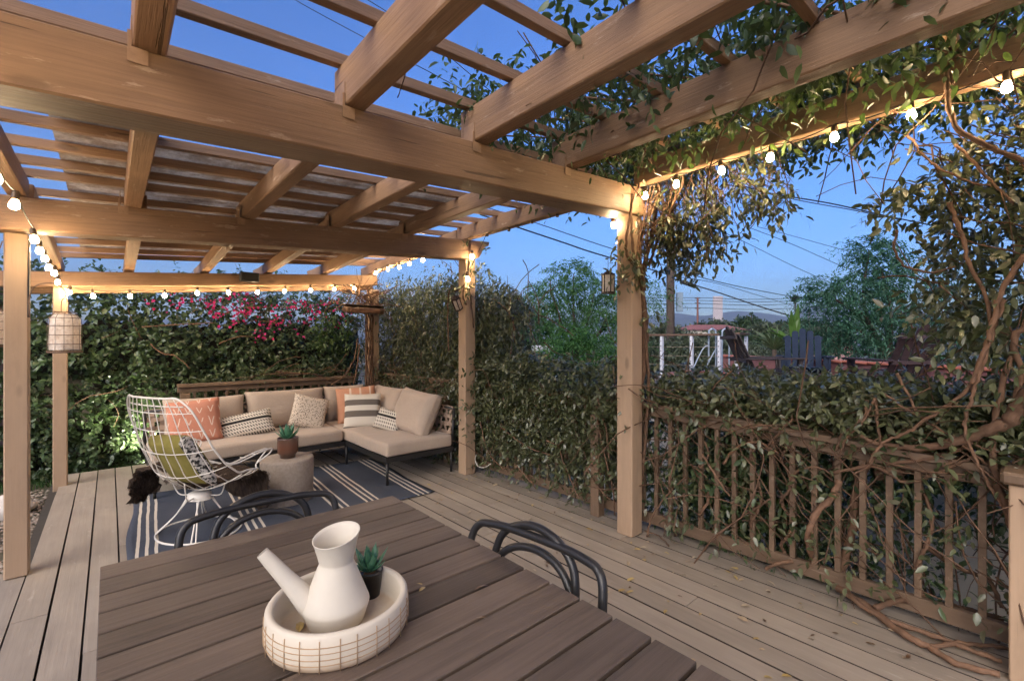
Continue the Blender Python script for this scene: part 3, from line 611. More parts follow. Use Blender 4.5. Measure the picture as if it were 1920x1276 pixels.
# pillow and hide in the chair
m = patt('olive_tuft', lambda t, co, x, y: mixc(t, mth(t, 'GREATER_THAN', mth(t, 'ABSOLUTE', x), .20), ramp(t, noise(t, 8, co), [(.3, (.17, .145, .035)), (.7, (.24, .205, .06))]), ramp(t, noise(t, 40, co), [(.45, (.03, .03, .03)), (.55, (.6, .57, .52))])))
o = puff('throw_pillow', .46, .42, .13, m, None, (.40, 4.10, .59), (R(62), R(4), R(112)), edge=.14, crown=.22, seed=21); tag(o, 'olive pillow with black and white trim in the wire armchair', 'pillow', 'throw pillows')
m, t, b = base('cowhide', .85, 0, .2); co = objco(t)
n1 = noise(t, 3.4, co, None, 5, .6); t.links.new(mixc(t, ramp(t, n1, [(.56, (0, 0, 0)), (.61, (1, 1, 1))]), ramp(t, noise(t, 60, co, (1, 1, .25)), [(.3, (.022, .015, .011)), (.7, (.10, .068, .048))]), (.50, .43, .36)), b.inputs['Base Color']); bump(t, b, noise(t, 120, co, (1, 1, .3)), .8, .01)
HIDE = m
def drape(rows, name, label, nl=8):
    """hide laid over a path of cross-rows (lists of points)"""
    n_ = len(rows[0]); G = [spline(r_, 5) for r_ in rows]; G = [[np.array(p) for p in r_] for r_ in G]; cols = list(zip(*G)); C2 = [spline(list(c), 6) for c in cols]
    a_, b_ = len(C2), len(C2[0]); v = []
    for i in range(a_):
        for j in range(b_):
            p = np.array(C2[i][j]); e = min(i, a_-1-i, j, b_-1-j); p = p+np.array([.010*math.sin(i*.9+j*.5), .010*math.cos(i*.7-j*.8), .008*math.sin(i*1.3+j*.9)])
            if e == 0: p += np.array([rng.uniform(-.02, .02), rng.uniform(-.02, .02), rng.uniform(-.025, .01)])
            v.append(p)
    f = [(i*b_+j, i*b_+j+1, (i+1)*b_+j+1, (i+1)*b_+j) for i in range(a_-1) for j in range(b_-1)]
    hv, hf = [], []                                                            # short hair tufts
    V_ = np.array(v); qi = rng.integers(0, len(f), 9000)
    w4 = rng.dirichlet(np.ones(4), 9000); P_ = np.einsum('nk,nkd->nd', w4, V_[np.array(f)[qi]])
    o = mesh(name, v, f, HIDE, None, True); md = o.modifiers.new('t', 'SOLIDIFY'); md.thickness = .008
    D_ = unit(9000)*.6+np.array([0, 0, -.7]); HV, HF = leafmesh(P_, D_, unit(9000), rng.uniform(.012, .028, 9000), .003, 0)
    h = bigmesh('hair', HV, HF, HIDE, o); tag(h, kind='stuff'); tag(o, label, 'hide throw'); return o
def inchair(q): c_, s_ = math.cos(R(26)), math.sin(R(26)); x_ = q[0]*.86; return (.50+x_*c_-q[1]*s_, 4.17+x_*s_+q[1]*c_, q[2])
drape([[inchair(q) for q in r_] for r_ in (
    [(-.24, .46, .24), (-.22, .47, .36), (-.20, .46, .46), (-.12, .36, .47), (-.12, .16, .40), (-.10, -.05, .38)],
    [(-.12, .50, .22), (-.09, .50, .34), (-.06, .47, .48), (.0, .36, .44), (.02, .16, .375), (.04, -.05, .36)],
    [(-.00, .50, .26), (.03, .50, .36), (.08, .47, .48), (.14, .34, .43), (.16, .16, .375), (.18, -.05, .365)])], 'hide_throw', 'dark brown cowhide hanging over the far side of the wire armchair')
drape([[inchair(q) for q in r_] for r_ in (
    [(.12, .26, .40), (.26, .27, .41), (.40, .27, .42), (.48, .27, .33), (.50, .27, .16)],
    [(.10, .08, .375), (.26, .09, .385), (.42, .09, .415), (.51, .09, .30), (.54, .09, .10)],
    [(.10, -.10, .375), (.26, -.11, .385), (.42, -.11, .415), (.51, -.11, .28), (.53, -.12, .06)],
    [(.12, -.24, .41), (.26, -.26, .41), (.38, -.26, .42), (.46, -.27, .34), (.48, -.28, .14)])], 'hide_throw', 'patchy brown and cream cowhide hanging off the front of the wire armchair seat')
# ================================================================ string lights
BULBM = emit('lit_bulb', (1.0, .73, .42), BULB); GOLD = plain('socket_brown', (.10, .06, .03), .5)
_bm = MB().lathe([(0, -.0485), (.0115, -.0465), (.0178, -.039), (.0195, -.028), (.016, -.013), (.011, -.001), (0, 0)], 10)
_sk = MB().lathe([(0, 0), (.0135, 0), (.0145, .010), (.0145, .035), (.009, .045), (0, .046)], 12)
BME = _bm.build('bulb', BULBM, None, True).data; SME = _sk.build('socket', GOLD, None, True).data
for o in [q for q in bpy.data.objects if q.data in (BME, SME)]: bpy.data.objects.remove(o)
def lights(label, pts, lit=None, sag=.02, ends=()):
    s = thing('string_lights', label, 'string lights', (0, 0, 0), 0, 'globe string lights on the pergola')
    P = [np.array(p)+np.array([0, 0, .085]) for p in pts]; path = []
    full = [np.array(e) for e in ends[:1]]+P+[np.array(e) for e in ends[1:]]
    for a_, b_ in zip(full[:-1], full[1:]):
        for q in np.linspace(0, 1, 7)[:-1]: p = a_*(1-q)+b_*q; p[2] -= sag*4*q*(1-q); path.append(p)
    path.append(full[-1]); MB().tube(path, .0035, 6).build('cable', CABLE, s, True)
    for i, p in enumerate(pts):
        o = link('socket', SME, s); o.location = (p[0], p[1], p[2]+.040); o.rotation_euler = (rnd.uniform(-.15, .15), rnd.uniform(-.15, .15), 0)
        if lit is None or lit[i]: o2 = link('bulb', BME, s); o2.location = (p[0], p[1], p[2]+.041); o2.rotation_euler = o.rotation_euler
    return s
left = [(-.352, y, 2.20) for y in (.4, .95, 1.5)]+[(-.345, 2.75, 2.09), (-.340, 3.22, 2.09), (-.335, 3.88, 2.035), (-.345, 4.30, 2.03), (-.36, 4.80, 2.045), (-.36, 5.15, 2.02), (-.36, 5.62, 2.03), (-.365, 6.05, 1.99)]
lights('globe string lights along the left side of the pergola', left)
lights('globe string lights along the back beam above the hedge', [(-.30, 6.36, 1.925), (-.13, 6.36, 1.90), (.165, 6.36, 1.92), (.46, 6.36, 1.945), (.762, 6.36, 1.995), (1.07, 6.36, 2.02), (1.385, 6.36, 2.05), (1.70, 6.36, 2.085), (2.02, 6.36, 2.12), (2.34, 6.36, 2.16), (2.62, 6.36, 2.19)])
lights('globe string lights between the back right post and the middle post', [(2.85, 6.15, 2.41), (2.85, 5.79, 2.42), (2.85, 5.46, 2.412), (2.85, 5.18, 2.417), (2.85, 4.85, 2.421)], None, .02)
lights('string of sockets along the right rim above the middle post, two bulbs lit', [(2.921, 3.95, 2.345), (2.871, 3.965, 2.10), (2.90, 3.66, 2.485), (2.90, 3.325, 2.478), (2.90, 3.0, 2.49), (2.90, 2.686, 2.486)], [1, 1, 0, 0, 0, 0], .015)
lights('globe string lights along the near right rim of the pergola', [(2.87, 2.081, 2.315), (2.87, 1.805, 2.475), (2.87, 1.568, 2.495), (2.87, 1.267, 2.502), (2.87, .981, 2.50), (2.87, .673, 2.512), (2.87, .365, 2.516), (2.87, .055, 2.52), (2.87, -.30, 2.52), (2.87, -.65, 2.52), (2.87, -1.0, 2.52)], None, .02)
lights('added globe string lights behind the viewer at the house end, unseen warm fill', [(x, -1.25, 2.28+S*x) for x in (-.3, .1, .5, .9, 1.3, 1.7, 2.1, 2.5)])  # added out of view to light the beam fronts warmly
# ================================================================ lanterns, heater, speaker, camera
WIRE = plain('rusty_wire', (.15, .09, .06), .7, .2)
m, t, b = base('capiz_shell', .3); co = objco(t); t.links.new(ramp(t, noise(t, 60, co, None, 6, .8), [(.36, (.30, .22, .17)), (.44, (.72, .63, .56)), (.58, (.90, .86, .80))]), b.inputs['Base Color'])
tr = node(t, 'ShaderNodeBsdfTranslucent'); tr.inputs[0].default_value = (.9, .78, .66, 1); mx = node(t, 'ShaderNodeMixShader'); mx.inputs[0].default_value = .4
t.links.new(b.outputs[0], mx.inputs[1]); t.links.new(tr.outputs[0], mx.inputs[2]); t.links.new(mx.outputs[0], t.nodes['Material Output'].inputs[0]); SHELL = m
def cage_lantern(label, loc, hook):
    c = thing('cage_lantern', label, 'lantern', loc, 0, 'shell cage lanterns'); c.scale = (.86, .86, .97)
    R0 = [(.062, .262), (.068, .245), (.088, .222), (.094, .17), (.094, .11), (.094, .05), (.096, .0)]
    v, f = [], []; n = 40
    prof = [(.058, .25), (.082, .22), (.088, .17), (.088, .11), (.088, .05), (.089, .012)]
    for r_, z in prof:
        for k in range(n): a = 2*math.pi*k/n; q = r_*(1+.04*math.sin(k*7+z*90)); v.append((q*math.cos(a), q*math.sin(a), z))
    for i in range(len(prof)-1):
        for k in range(n): f.append((i*n+k, i*n+(k+1) % n, (i+1)*n+(k+1) % n, (i+1)*n+k))
    mesh('shade', v, f, SHELL, c, True)
    for r_, z in R0: MB().tube([(r_*math.cos(a), r_*math.sin(a), z) for a in np.linspace(0, 2*math.pi, 28, endpoint=False)], .0019, 5, True).build('hoop', WIRE, c, True)
    for k in range(12): a = 2*math.pi*k/12; MB().tube([(r_*math.cos(a), r_*math.sin(a), z) for r_, z in R0], .0014, 5).build('rib', WIRE, c, True)
    MB().lathe([(0, -.008), (.100, -.008), (.100, .004), (0, .004)], 28).build('base_plate', WIRE, c, True)
    MB().tube(spline([(-.02, 0, .26), (-.018, 0, .33), (0, 0, .355), (.018, 0, .33), (.02, 0, .26)], 5), .003, 6).build('handle', WIRE, c, True)
    MB().lathe([(0, .005), (.026, .005), (.026, .06), (0, .062)], 14).build('candle', plain('wax', (.75, .68, .55), .5), c, True)
    MB().lathe([(0, .062), (.006, .070), (.004, .085), (0, .095)], 8).build('flame', emit('candle_flame', (1, .55, .2), 6), c, True)
    MB().tube(spline([tuple((np.array(h)-np.array(loc))/np.array([.86, .86, .97])) for h in hook], 6), .004, 7).build('hook', WIRE, c, True)
    return c
cage_lantern('shell clad wire cage lantern hanging beside the near left post', (-.215, 4.10, 1.385), [(-.372, 4.10, 1.60), (-.372, 4.09, 1.72), (-.34, 4.09, 1.80), (-.26, 4.10, 1.82), (-.215, 4.10, 1.775), (-.215, 4.10, 1.735)])
cage_lantern('shell clad cage lantern on the fence, cut by the left edge', (-.60, 4.62, 1.42), [(-.60, 4.62, 1.76), (-.60, 4.62, 1.9), (-.52, 4.4, 2.1)])
ht = thing('patio_heater', 'bronze slab patio heater mounted under the back right post top', 'heater', (2.70, 6.22, 1.90), R(3))
BRZ = plain('bronze_casing', (.16, .10, .065), .45, .4); o = link('casing', chamfer_mesh(.56, .16, .085, .012, BRZ, 2), ht); o.rotation_euler = (R(14), 0, 0)
o = link('grille', chamfer_mesh(.45, .012, .05, .003, plain('grille_red_brown', (.20, .10, .06), .5, .3)), ht); o.location = (-.02, -.085, -.022); o.rotation_euler = (R(14), 0, 0)
for k in range(9): MB().tube([(-.24+.055*k, -.094, -.044), (-.24+.055*k, -.090, .0)], .003, 5).build('grille_bar', BRZ, ht)
block('top_plate', (-.31, 0, .058), (.31, 0, .062), .20, .014, BRZ, ht, .003); block('bracket', (.12, .10, .02), (.12, .22, .10), .04, .03, BRZ, ht, .003)
spk = thing('outdoor_speaker', 'small black box speaker fixed on the back beam', 'speaker', (1.288, 6.335, 2.195), R(4))
link('cabinet', chamfer_mesh(.205, .085, .115, .010, BLACK, 2), spk).location = (0, 0, .045); o = link('grille', chamfer_mesh(.185, .006, .095, .004, plain('speaker_cloth', (.03, .028, .026), .9, 0, .3, 200)), spk); o.location = (0, -.0445, .045); block('bracket', (0, .0425, .045), (0, .052, .045), .05, .06, BLACK, spk, .002)
def panel_lantern(label, loc, rot, n=6):
    c = thing('panel_lantern', label, 'lantern', loc, 0, 'small brown metal lanterns'); c.rotation_euler = rot
    BR = plain('lantern_brown', (.06, .035, .025), .5, .4); r_ = .046
    for z, h in ((-.072, .012), (.066, .012)): MB().lathe([(0, z), (r_+.006, z), (r_+.006, z+h), (0, z+h)], n).build('plate', BR, c)
    for k in range(n):
        a = 2*math.pi*k/n; MB().tube([(r_*math.cos(a), r_*math.sin(a), -.064), (r_*math.cos(a), r_*math.sin(a), .068)], .005, 5).build('mullion', BR, c)
        a2 = a+2*math.pi/n; p = [(r_*.97*math.cos(q), r_*.97*math.sin(q)) for q in (a, a2)]; mesh('pane', [(*p[0], -.062), (*p[1], -.062), (*p[1], .066), (*p[0], .066)], [(0, 1, 2, 3)], SHELL, c)
    MB().lathe([(0, .105), (.012, .10), (.04, .08), (r_+.004, .078), (r_+.004, .0785)][::-1], n).build('roof', BR, c)
    MB().tube([(0, 0, .10), (0, 0, .20)], .002, 5).build('hanger', BR, c); return c
panel_lantern('small brown metal lantern hanging left of the near right post', (2.83, 2.10, 1.885), (0, 0, 0)); panel_lantern('small brown lantern hanging crooked beside the middle post', (2.80, 4.06, 1.86), (R(20), R(-38), 0))
# conduit and cable on the left post
cb = MB().tube(spline([(-.378, 4.10, 1.60), (-.376, 4.10, 1.9), (-.374, 4.102, 2.08)], 5), .004, 6).build('wall_cable', CABLE, None, True); tag(cb, 'thin cable running up the side of the near left post', 'cable')
# garden uplight in front of the hedge
gl = thing('garden_uplight', 'bright ground spotlight in front of the ivy hedge behind the armchair', 'spotlight', (.36, 7.16, -.13))
MB().tube([(0, 0, 0), (0, 0, .10)], .012, 8).build('stake', BLACK, gl, True); MB().tube([(0, -.02, .10), (.0, .05, .17)], .035, 14).build('housing', BLACK, gl, True); MB().lathe([(0, 0), (.03, .0), (.03, .004), (0, .005)], 14).build('lens', emit('spot_lens', (1, .93, .75), 60), gl).location = (0, .054, .176)
sl = bpy.data.lights.new('uplight_beam', 'SPOT'); sl.energy = 46; sl.color = (1, .93, .72); sl.spot_size = R(115); sl.spot_blend = .8; sl.shadow_soft_size = .03
so = bpy.data.objects.new('uplight_beam', sl); COL.objects.link(so); so.parent = gl; so.location = (-.02, .02, .24); so.rotation_euler = Vector((.35, -.55, -.75)).to_track_quat('Z', 'Y').to_euler()
# ================================================================ leaves, vines, hedges
def lat(x, z, seed=0):
    return (np.sin(x*3.1+seed)+np.sin(z*4.3+seed*2.1)+np.sin((x+z)*6.7+seed*.7)+.6*np.sin(x*13+z*9+seed))/3.6
def sprigs(O, D, Ln, K, LL, droop=.25, wr=.46, updir=(0, 0, 1), lod=1, flat=.9):
    """K leaves along each short twig; returns leaf arrays and twig lines"""
    n = len(O); D = D/np.linalg.norm(D, axis=1)[:, None]; Ln = np.broadcast_to(Ln, n)
    t = (np.arange(K)+.6)/K; side = np.cross(D, unit(n)); side /= np.linalg.norm(side, axis=1)[:, None]+1e-9
    P = O[:, None]+D[:, None]*(Ln[:, None]*t)[..., None]+np.array([0, 0, -1])*(droop*Ln[:, None]*t**2)[..., None]
    sg = np.where(np.arange(K) % 2, 1, -1)[None, :, None]
    LD = D[:, None]*.55+side[:, None]*sg*.8+rng.normal(size=(n, K, 3))*.35+np.array([0, 0, -droop*.8])
    NN = np.array(updir)*flat+rng.normal(size=(n, K, 3))*.5
    P = P.reshape(-1, 3); LD = LD.reshape(-1, 3); NN = NN.reshape(-1, 3); L = rng.uniform(.65, 1.2, len(P))*LL
    return P, LD, NN, L, L*wr*rng.uniform(.8, 1.2, len(P))
def foliage(name, sets, mat, parent, lod=1):
    Vs, Fs, o = [], [], 0
    for s in sets:
        V, F = leafmesh(*s, lod); Vs.append(V); Fs.append(F+o); o += len(V)
    ob = bigmesh(name, np.concatenate(Vs), np.concatenate(Fs), mat, parent); tag(ob, kind='stuff'); return ob
def twigs(name, lines, r, mat, parent, n=4):
    mb = MB()
    for L_ in lines: mb.tube(L_, r if np.isscalar(r) else rnd.uniform(*r), n)
    ob = mb.build(name, mat, parent, True); tag(ob, kind='stuff'); return ob
def stem(pts, r, parent, n=8, sub=6, mat=None):
    sp_ = spline(pts, sub); m_ = len(sp_)
    rr = np.linspace(r, r*.7, m_) if np.isscalar(r) else np.interp(np.linspace(0, 1, m_), np.linspace(0, 1, len(r)), r)
    rr = rr*(1+.12*np.sin(np.arange(m_)*1.7)); w_ = np.array(sp_)+rng.normal(size=(m_, 3))*.0025
    return MB().tube(w_, rr, n).build('stem', mat or BARK, parent, True)
OLIVE = [(.056, .070, .028), (.088, .106, .045), (.122, .138, .066), (.155, .166, .092), (.072, .086, .037)]
LEAF = leafmat('vine_leaf', OLIVE+[(.14, .135, .085)], .30, .18, .8)
IVY = leafmat('ivy_leaf', [(.038, .066, .030), (.066, .106, .046), (.098, .145, .066), (.050, .080, .034)], .34, .2, .6)
YOUNG = leafmat('young_leaf', [(.04, .075, .02), (.07, .12, .03), (.10, .15, .05)], .45, .3)
LITTER = leafmat('dry_leaf', [(.20, .13, .05)], .7, .1)
# leaf objects that can be picked out singly, nearest the camera
def single_material(name, stops):
    m, t, b = base(name, .30, 0, .8); t.links.new(ramp(t, rndobj(t), [(i/(len(stops)-1), c) for i, c in enumerate(stops)]), b.inputs['Base Color']); return m
LEAF1 = single_material('vine_leaf_single', OLIVE+[(.12, .115, .07)])
leaf_variants = []
for k in range(6):
    V, F = leafmesh(np.zeros((1, 3)), np.array([[1., 0, 0]]), np.array([[0, .1*k-.25, 1.]]), np.array([1.]), np.array([.40+.03*k]), 1)
    me = bpy.data.meshes.new('leaf'); me.from_pydata([tuple(p) for p in V], [], [tuple(q) for q in F]); me.materials.append(LEAF1); leaf_variants.append(me)
def single_leaves(S_, parent, cap=300):
    P, D, N, L, W = S_; idx = rng.permutation(len(P))[:cap]
    for i in idx:
        o = link('leaf', leaf_variants[int(rng.integers(6))], parent); x = Vector(D[i]).normalized(); y = Vector(N[i]).cross(x).normalized(); z = x.cross(y)
        M = Matrix((x, y, z)).transposed().to_4x4() @ Matrix.Scale(float(L[i]), 4); M.translation = Vector(P[i]); o.matrix_local = M
    keep = np.setdiff1d(np.arange(len(P)), idx); return tuple(a[keep] for a in (P, D, N, L, W))
def box_pts(n, lo, hi): return rng.uniform(lo, hi, (n, 3))
def wire_lines(n, lo, hi, length, dirn, wob=.25, seg=5):
    out = []
    for _ in range(n):
        p = rng.uniform(lo, hi); d = np.array(dirn)*rng.choice([-1, 1])+rng.normal(size=3)*wob; d = d/np.linalg.norm(d); L_ = rng.uniform(*length)/seg; q = [p]
        for _k in range(seg): d = d+rng.normal(size=3)*.22; d /= np.linalg.norm(d); p = p+d*L_; q.append(p)
        out.append(q)
    return out
def onX(px, py, X):
    r_ = FW*853+RT*(px-960)+np.array([0, 0, 640.-py]); return np.array([0, 0, EYE])+r_*(X/r_[0])
def onZ(px, py, z):
    r_ = FW*853+RT*(px-960)+np.array([0, 0, 640.-py]); return np.array([0, 0, EYE])+r_*((z-EYE)/r_[2])
# ---- A. dense hedge on the railing between the two right posts
hA = thing('vine_hedge', 'dense leafy vine hedge covering the railing between the two right posts', 'hedge', (3.2, 3.1, 0))
hA.location = (0, 0, 0)
n = 5200; O = box_pts(n, (2.97, 2.02, .04), (3.50, 4.3, 1.30)); top = 1.20+.10*lat(O[:, 1]*2, O[:, 0], 1)
front = 2.99+.10*(1-np.clip(O[:, 2]/1.1, 0, 1))+.05*lat(O[:, 1]*3, O[:, 2]*3, 3)
ok = (O[:, 2] < top) & (O[:, 0] > front) & (rng.uniform(size=n) < np.where(O[:, 2] > .45, 1, .12+.9*O[:, 2]/.45*np.clip(1.1+lat(O[:, 1]*2.3, O[:, 2]*2, 8), .1, 1)))
O = O[ok]; D = unit(len(O))*.8+np.array([-.75, 0, .25]); D[O[:, 2] > 1.08] += np.array([0, 0, .8])
SA = sprigs(O, D, rng.uniform(.10, .24, len(O)), 8, .055); SA = single_leaves(SA, hA, 300); foliage('foliage', [SA], LEAF, hA)
twigs('twigs', wire_lines(60, (3.0, 2.1, .05), (3.3, 4.2, .8), (.3, .7), (0, .3, 1)), (.002, .004), BARK, hA)
for (a_, b_) in (((1030, 690), None),): pass
for px in ([(940, 800), (985, 835), (1048, 857)], [(1045, 830), (1062, 880), (1075, 910), (1085, 935)], [(1118, 760), (1128, 830), (1150, 920), (1152, 965)], [(1098, 875), (1120, 910), (1145, 938)], [(965, 870), (985, 890), (1005, 915)], [(900, 790), (915, 845), (945, 880)], [(1120, 745), (1135, 800), (1142, 860)], [(1025, 825), (1045, 833), (1056, 826)]):
    stem([onX(x, y, 2.99) for x, y in px], .0075, hA)
# white hose loop at the foot of the hedge
hs = MB().tube(spline([onX(893, 852, 2.97), onX(891, 862, 2.97), onX(896, 873, 2.97), onX(908, 876, 2.97), onX(921, 868, 2.98)], 8), .004, 7).build('garden_hose', WHITEM, None, True); tag(hs, 'thin pale hose looped at the foot of the vine hedge', 'hose')
# ---- B. hedge behind the chaise, and the tall shrub hanging above it
hB = thing('tall_shrub', 'tall grey green shrub with hanging branches behind the chaise end of the sofa', 'shrub', (0, 0, 0))
n = 4200; O = box_pts(n, (3.0, 4.15, .05), (3.6, 6.9, 1.25)); ok = O[:, 2] < 1.02+.14*lat(O[:, 1]*2, O[:, 0], 5); O = O[ok]
S1 = sprigs(O, unit(len(O))*.9+np.array([-.6, 0, .2]), rng.uniform(.10, .22, len(O)), 6, .052)
n = 6500; O = box_pts(n, (3.10, 4.2, 1.0), (4.3, 7.4, 2.65)); ok = (lat(O[:, 1]*1.6, O[:, 2]*1.8, 2) > -.55) & (O[:, 2] < 2.35+.22*lat(O[:, 1]*2.1, O[:, 0]*2, 6)-.35*np.clip(4.9-O[:, 1], 0, 1)); O = O[ok]
S2 = sprigs(O, unit(len(O))*.7+np.array([-.25, 0, -.45]), rng.uniform(.16, .34, len(O)), 7, .062, .6, .34)
foliage('foliage', [S1, S2], LEAF, hB)
twigs('twigs', wire_lines(110, (3.02, 4.3, .6), (3.4, 6.6, 1.15), (.25, .6), (0, 1, .3))+wire_lines(40, (3.1, 4.3, 1.1), (3.5, 6.8, 2.2), (.4, 1.0), (0, .4, 1)), (.002, .0045), BARK, hB)
hB2 = thing('tall_shrub', 'drooping olive branches just right of the middle post', 'shrub', (0, 0, 0))
n = 2600; O = box_pts(n, (3.12, 3.05, 1.22), (3.9, 4.6, 2.35)); yy = O[:, 1]; kx = (O@RT)/(O@FW); ok = (kx < .028-.05*np.clip(O[:, 2]-1.75, 0, 1)+.02*np.sin(O[:, 2]*11)) & (O[:, 2] < 2.05+.20*lat(yy*4, O[:, 0]*3, 4)) & (lat(yy*3, O[:, 2]*3, 9) > -.35); O = O[ok]
foliage('foliage', [sprigs(O, unit(len(O))*.7+np.array([-.1, -.1, -.6]), rng.uniform(.14, .30, len(O)), 7, .066, .6, .34)], LEAF, hB2)
twigs('twigs', wire_lines(22, (3.15, 3.2, 1.3), (3.5, 4.1, 2.0), (.3, .8), (0, .3, 1)), (.003, .006), BARK, hB2)
for px in ([(925, 560), (958, 590), (965, 640)], [(885, 520), (895, 580), (900, 660)]): stem([onX(x, y, 3.3) for x, y in px], .010, hB2)
# ---- C. vine on the railing right of the pillar
hC = thing('railing_vine', 'vine with glossy leaves along the railing right of the pillar', 'vine', (0, 0, 0))
n = 5600; O = box_pts(n, (3.06, -.55, .80), (3.95, 1.98, 1.30)); ok = (O[:, 2] < 1.17+.07*lat(O[:, 1]*3, O[:, 0]*2, 1)) & (O[:, 2] > .93+.07*lat(O[:, 1]*2, O[:, 0]*3, 3)-.05*(O[:, 0] > 3.3)); O = O[ok]
SC = sprigs(O, unit(len(O))*.8+np.array([-.35, 0, .35]), rng.uniform(.10, .22, len(O)), 7, .058, .3)
n = 5200; O = box_pts(n, (3.20, -.5, -.05), (3.95, 2.05, .98)); ok = rng.uniform(size=n) < np.clip(np.where((O[:, 1] < .80) & (O[:, 2] < .62), .06, .75)+.5*lat(O[:, 1]*2.4, O[:, 2]*2.6, 4), .05, 1); O = O[ok]
SC2 = sprigs(O, unit(len(O))+np.array([-.2, 0, .1]), rng.uniform(.10, .25, len(O)), 6, .060, .3)
n = 90; O = box_pts(n, (3.04, -.1, .12), (3.11, 1.88, .92)); SC3 = sprigs(O, unit(n)*.6+np.array([-.5, 0, -.5]), .16, 6, .058)
SC = single_leaves(SC, hC, 280); foliage('foliage', [SC, SC3], LEAF, hC); foliage('foliage_behind_balusters', [SC2], IVY, hC)
n = 150; O = box_pts(n, (3.3, .6, .05), (3.65, 1.9, .55)); foliage('young_shoots', [sprigs(O, unit(n)+np.array([-.2, 0, .3]), .16, 6, .055)], YOUNG, hC)
twigs('twigs', wire_lines(120, (3.0, -.45, .80), (3.4, 1.9, 1.04), (.3, 1.0), (.1, 1, .12), .35)+wire_lines(120, (3.19, -.3, .05), (3.35, 1.9, .9), (.35, .9), (0, .35, 1), .3)+wire_lines(60, (3.02, -.1, .15), (3.11, 1.85, .95), (.3, .8), (0, .8, .5), .3), (.0018, .0045), BARK, hC)
XV = 3.035
stem([onX(x, y, XV) for x, y in ((1990, 690), (1920, 750), (1896, 785), (1861, 803), (1811, 823), (1735, 838), (1655, 833), (1610, 815))], [.036, .032, .030, .026, .023, .019, .013, .009], hC, 10)
stem([onX(x, y, XV-.03) for x, y in ((1880, 560), (1856, 640), (1833, 703), (1790, 750), (1735, 788), (1690, 815), (1658, 828), (1640, 850), (1630, 868))], .0095, hC)
stem([onX(x, y, XV-.05) for x, y in ((1868, 585), (1845, 655), (1832, 705), (1822, 745), (1811, 780), (1811, 815), (1833, 866), (1855, 910), (1878, 948))], .0085, hC)
stem([onX(x, y, XV+.02) for x, y in ((1900, 990), (1870, 900), (1862, 820), (1880, 720), (1905, 640))], .016, hC)
stem([onX(x, y, XV+.03) for x, y in ((1640, 745), (1645, 790), (1650, 832), (1630, 870), (1600, 890))], .008, hC)
stem([onX(x, y, XV) for x, y in ((1625, 750), (1622, 775), (1600, 800), (1580, 812), (1568, 845))], .008, hC); stem([onX(x, y, XV) for x, y in ((1640, 748), (1618, 790), (1590, 818), (1575, 850))], .007, hC)
stem([onX(x, y, XV+.05) for x, y in ((1660, 870), (1720, 862), (1775, 850), (1830, 830), (1890, 815))], .010, hC); stem([onX(x, y, XV+.04) for x, y in ((1560, 885), (1640, 875), (1700, 905), (1770, 880), (1825, 855))], .010, hC)
stem([onX(x, y, XV+.02) for x, y in ((1680, 700), (1735, 790), (1800, 830), (1850, 870))], .007, hC); stem([onX(x, y, XV+.01) for x, y in ((1655, 735), (1730, 785), (1795, 820), (1880, 850))], .006, hC)
stem([onX(x, y, 3.20) for x, y in ((1640, 850), (1606, 915), (1600, 985), (1585, 1040), (1572, 1082))], [.018, .021, .022, .026], hC)
stem([onX(1640, 890, 3.22), onX(1690, 880, 3.24), onX(1740, 865, 3.22)], [.03, .035, .03], hC)
stem([onX(1575, 900, 3.09), onX(1561, 929, 3.08), onX(1528, 968, 3.06), onX(1516, 1012, 3.04), onZ(1533, 1065, .07), onZ(1575, 1103, .035), onZ(1637, 1143, .03), onZ(1700, 1190, .025), onZ(1745, 1213, .02), onZ(1800, 1245, .02), onZ(1872, 1262, .02)], [.016, .018, .018, .018, .019, .017, .014, .012], hC, 9)
stem([onZ(1436, 1066, .02), onZ(1462, 1055, .09), onZ(1494, 1053, .10), onZ(1525, 1068, .06), onZ(1570, 1100, .05), onZ(1640, 1150, .03), onZ(1720, 1180, .03), onZ(1800, 1210, .025), onZ(1880, 1240, .02)], [.010, .013, .013, .012, .010], hC, 9)
stem([onZ(1640, 1140, .05), onZ(1680, 1125, .09), onZ(1740, 1128, .08), onZ(1810, 1140, .07), onZ(1880, 1160, .06)], .016, hC, 9); stem([onZ(1745, 1213, .02), onZ(1790, 1205, .03), onZ(1840, 1208, .02), onZ(1890, 1215, .02)], .012, hC)
stem([onZ(1214, 1006, .01), onX(1222, 970, 3.0), onX(1242, 937, 3.03), onX(1284, 893, 3.07)], .0075, hC); stem([onZ(1266, 1004, .01), onX(1262, 970, 3.04), onX(1246, 929, 3.05), onX(1217, 849, 3.05)], .0075, hC)
stem([onZ(1320, 1030, .01), onX(1350, 1000, 3.05), onX(1400, 962, 3.08), onX(1445, 935, 3.09)], .008, hC); stem([onZ(1255, 1024, .01), onZ(1235, 1004, .03), onZ(1210, 995, .05)], .006, hC)
stem([onX(1316, 850, 3.06), onX(1340, 890, 3.05), onX(1368, 930, 3.06)], .009, hC); stem([onX(1355, 870, 3.07), onX(1380, 840, 3.05), onX(1420, 828, 3.05), onX(1460, 850, 3.09)], .009, hC); stem([onX(1440, 835, 3.06), onX(1470, 800, 3.04), onX(1485, 785, 3.05), onX(1480, 765, 3.1)], .008, hC)
stem([onX(1480, 900, 3.05), onX(1500, 880, 3.04), onX(1530, 875, 3.05), onX(1560, 890, 3.07)], .007, hC); stem([onX(1730, 1020, 3.25), onX(1790, 1060, 3.3), onX(1850, 1085, 3.28), onX(1880, 1140, 3.25)], .013, hC)
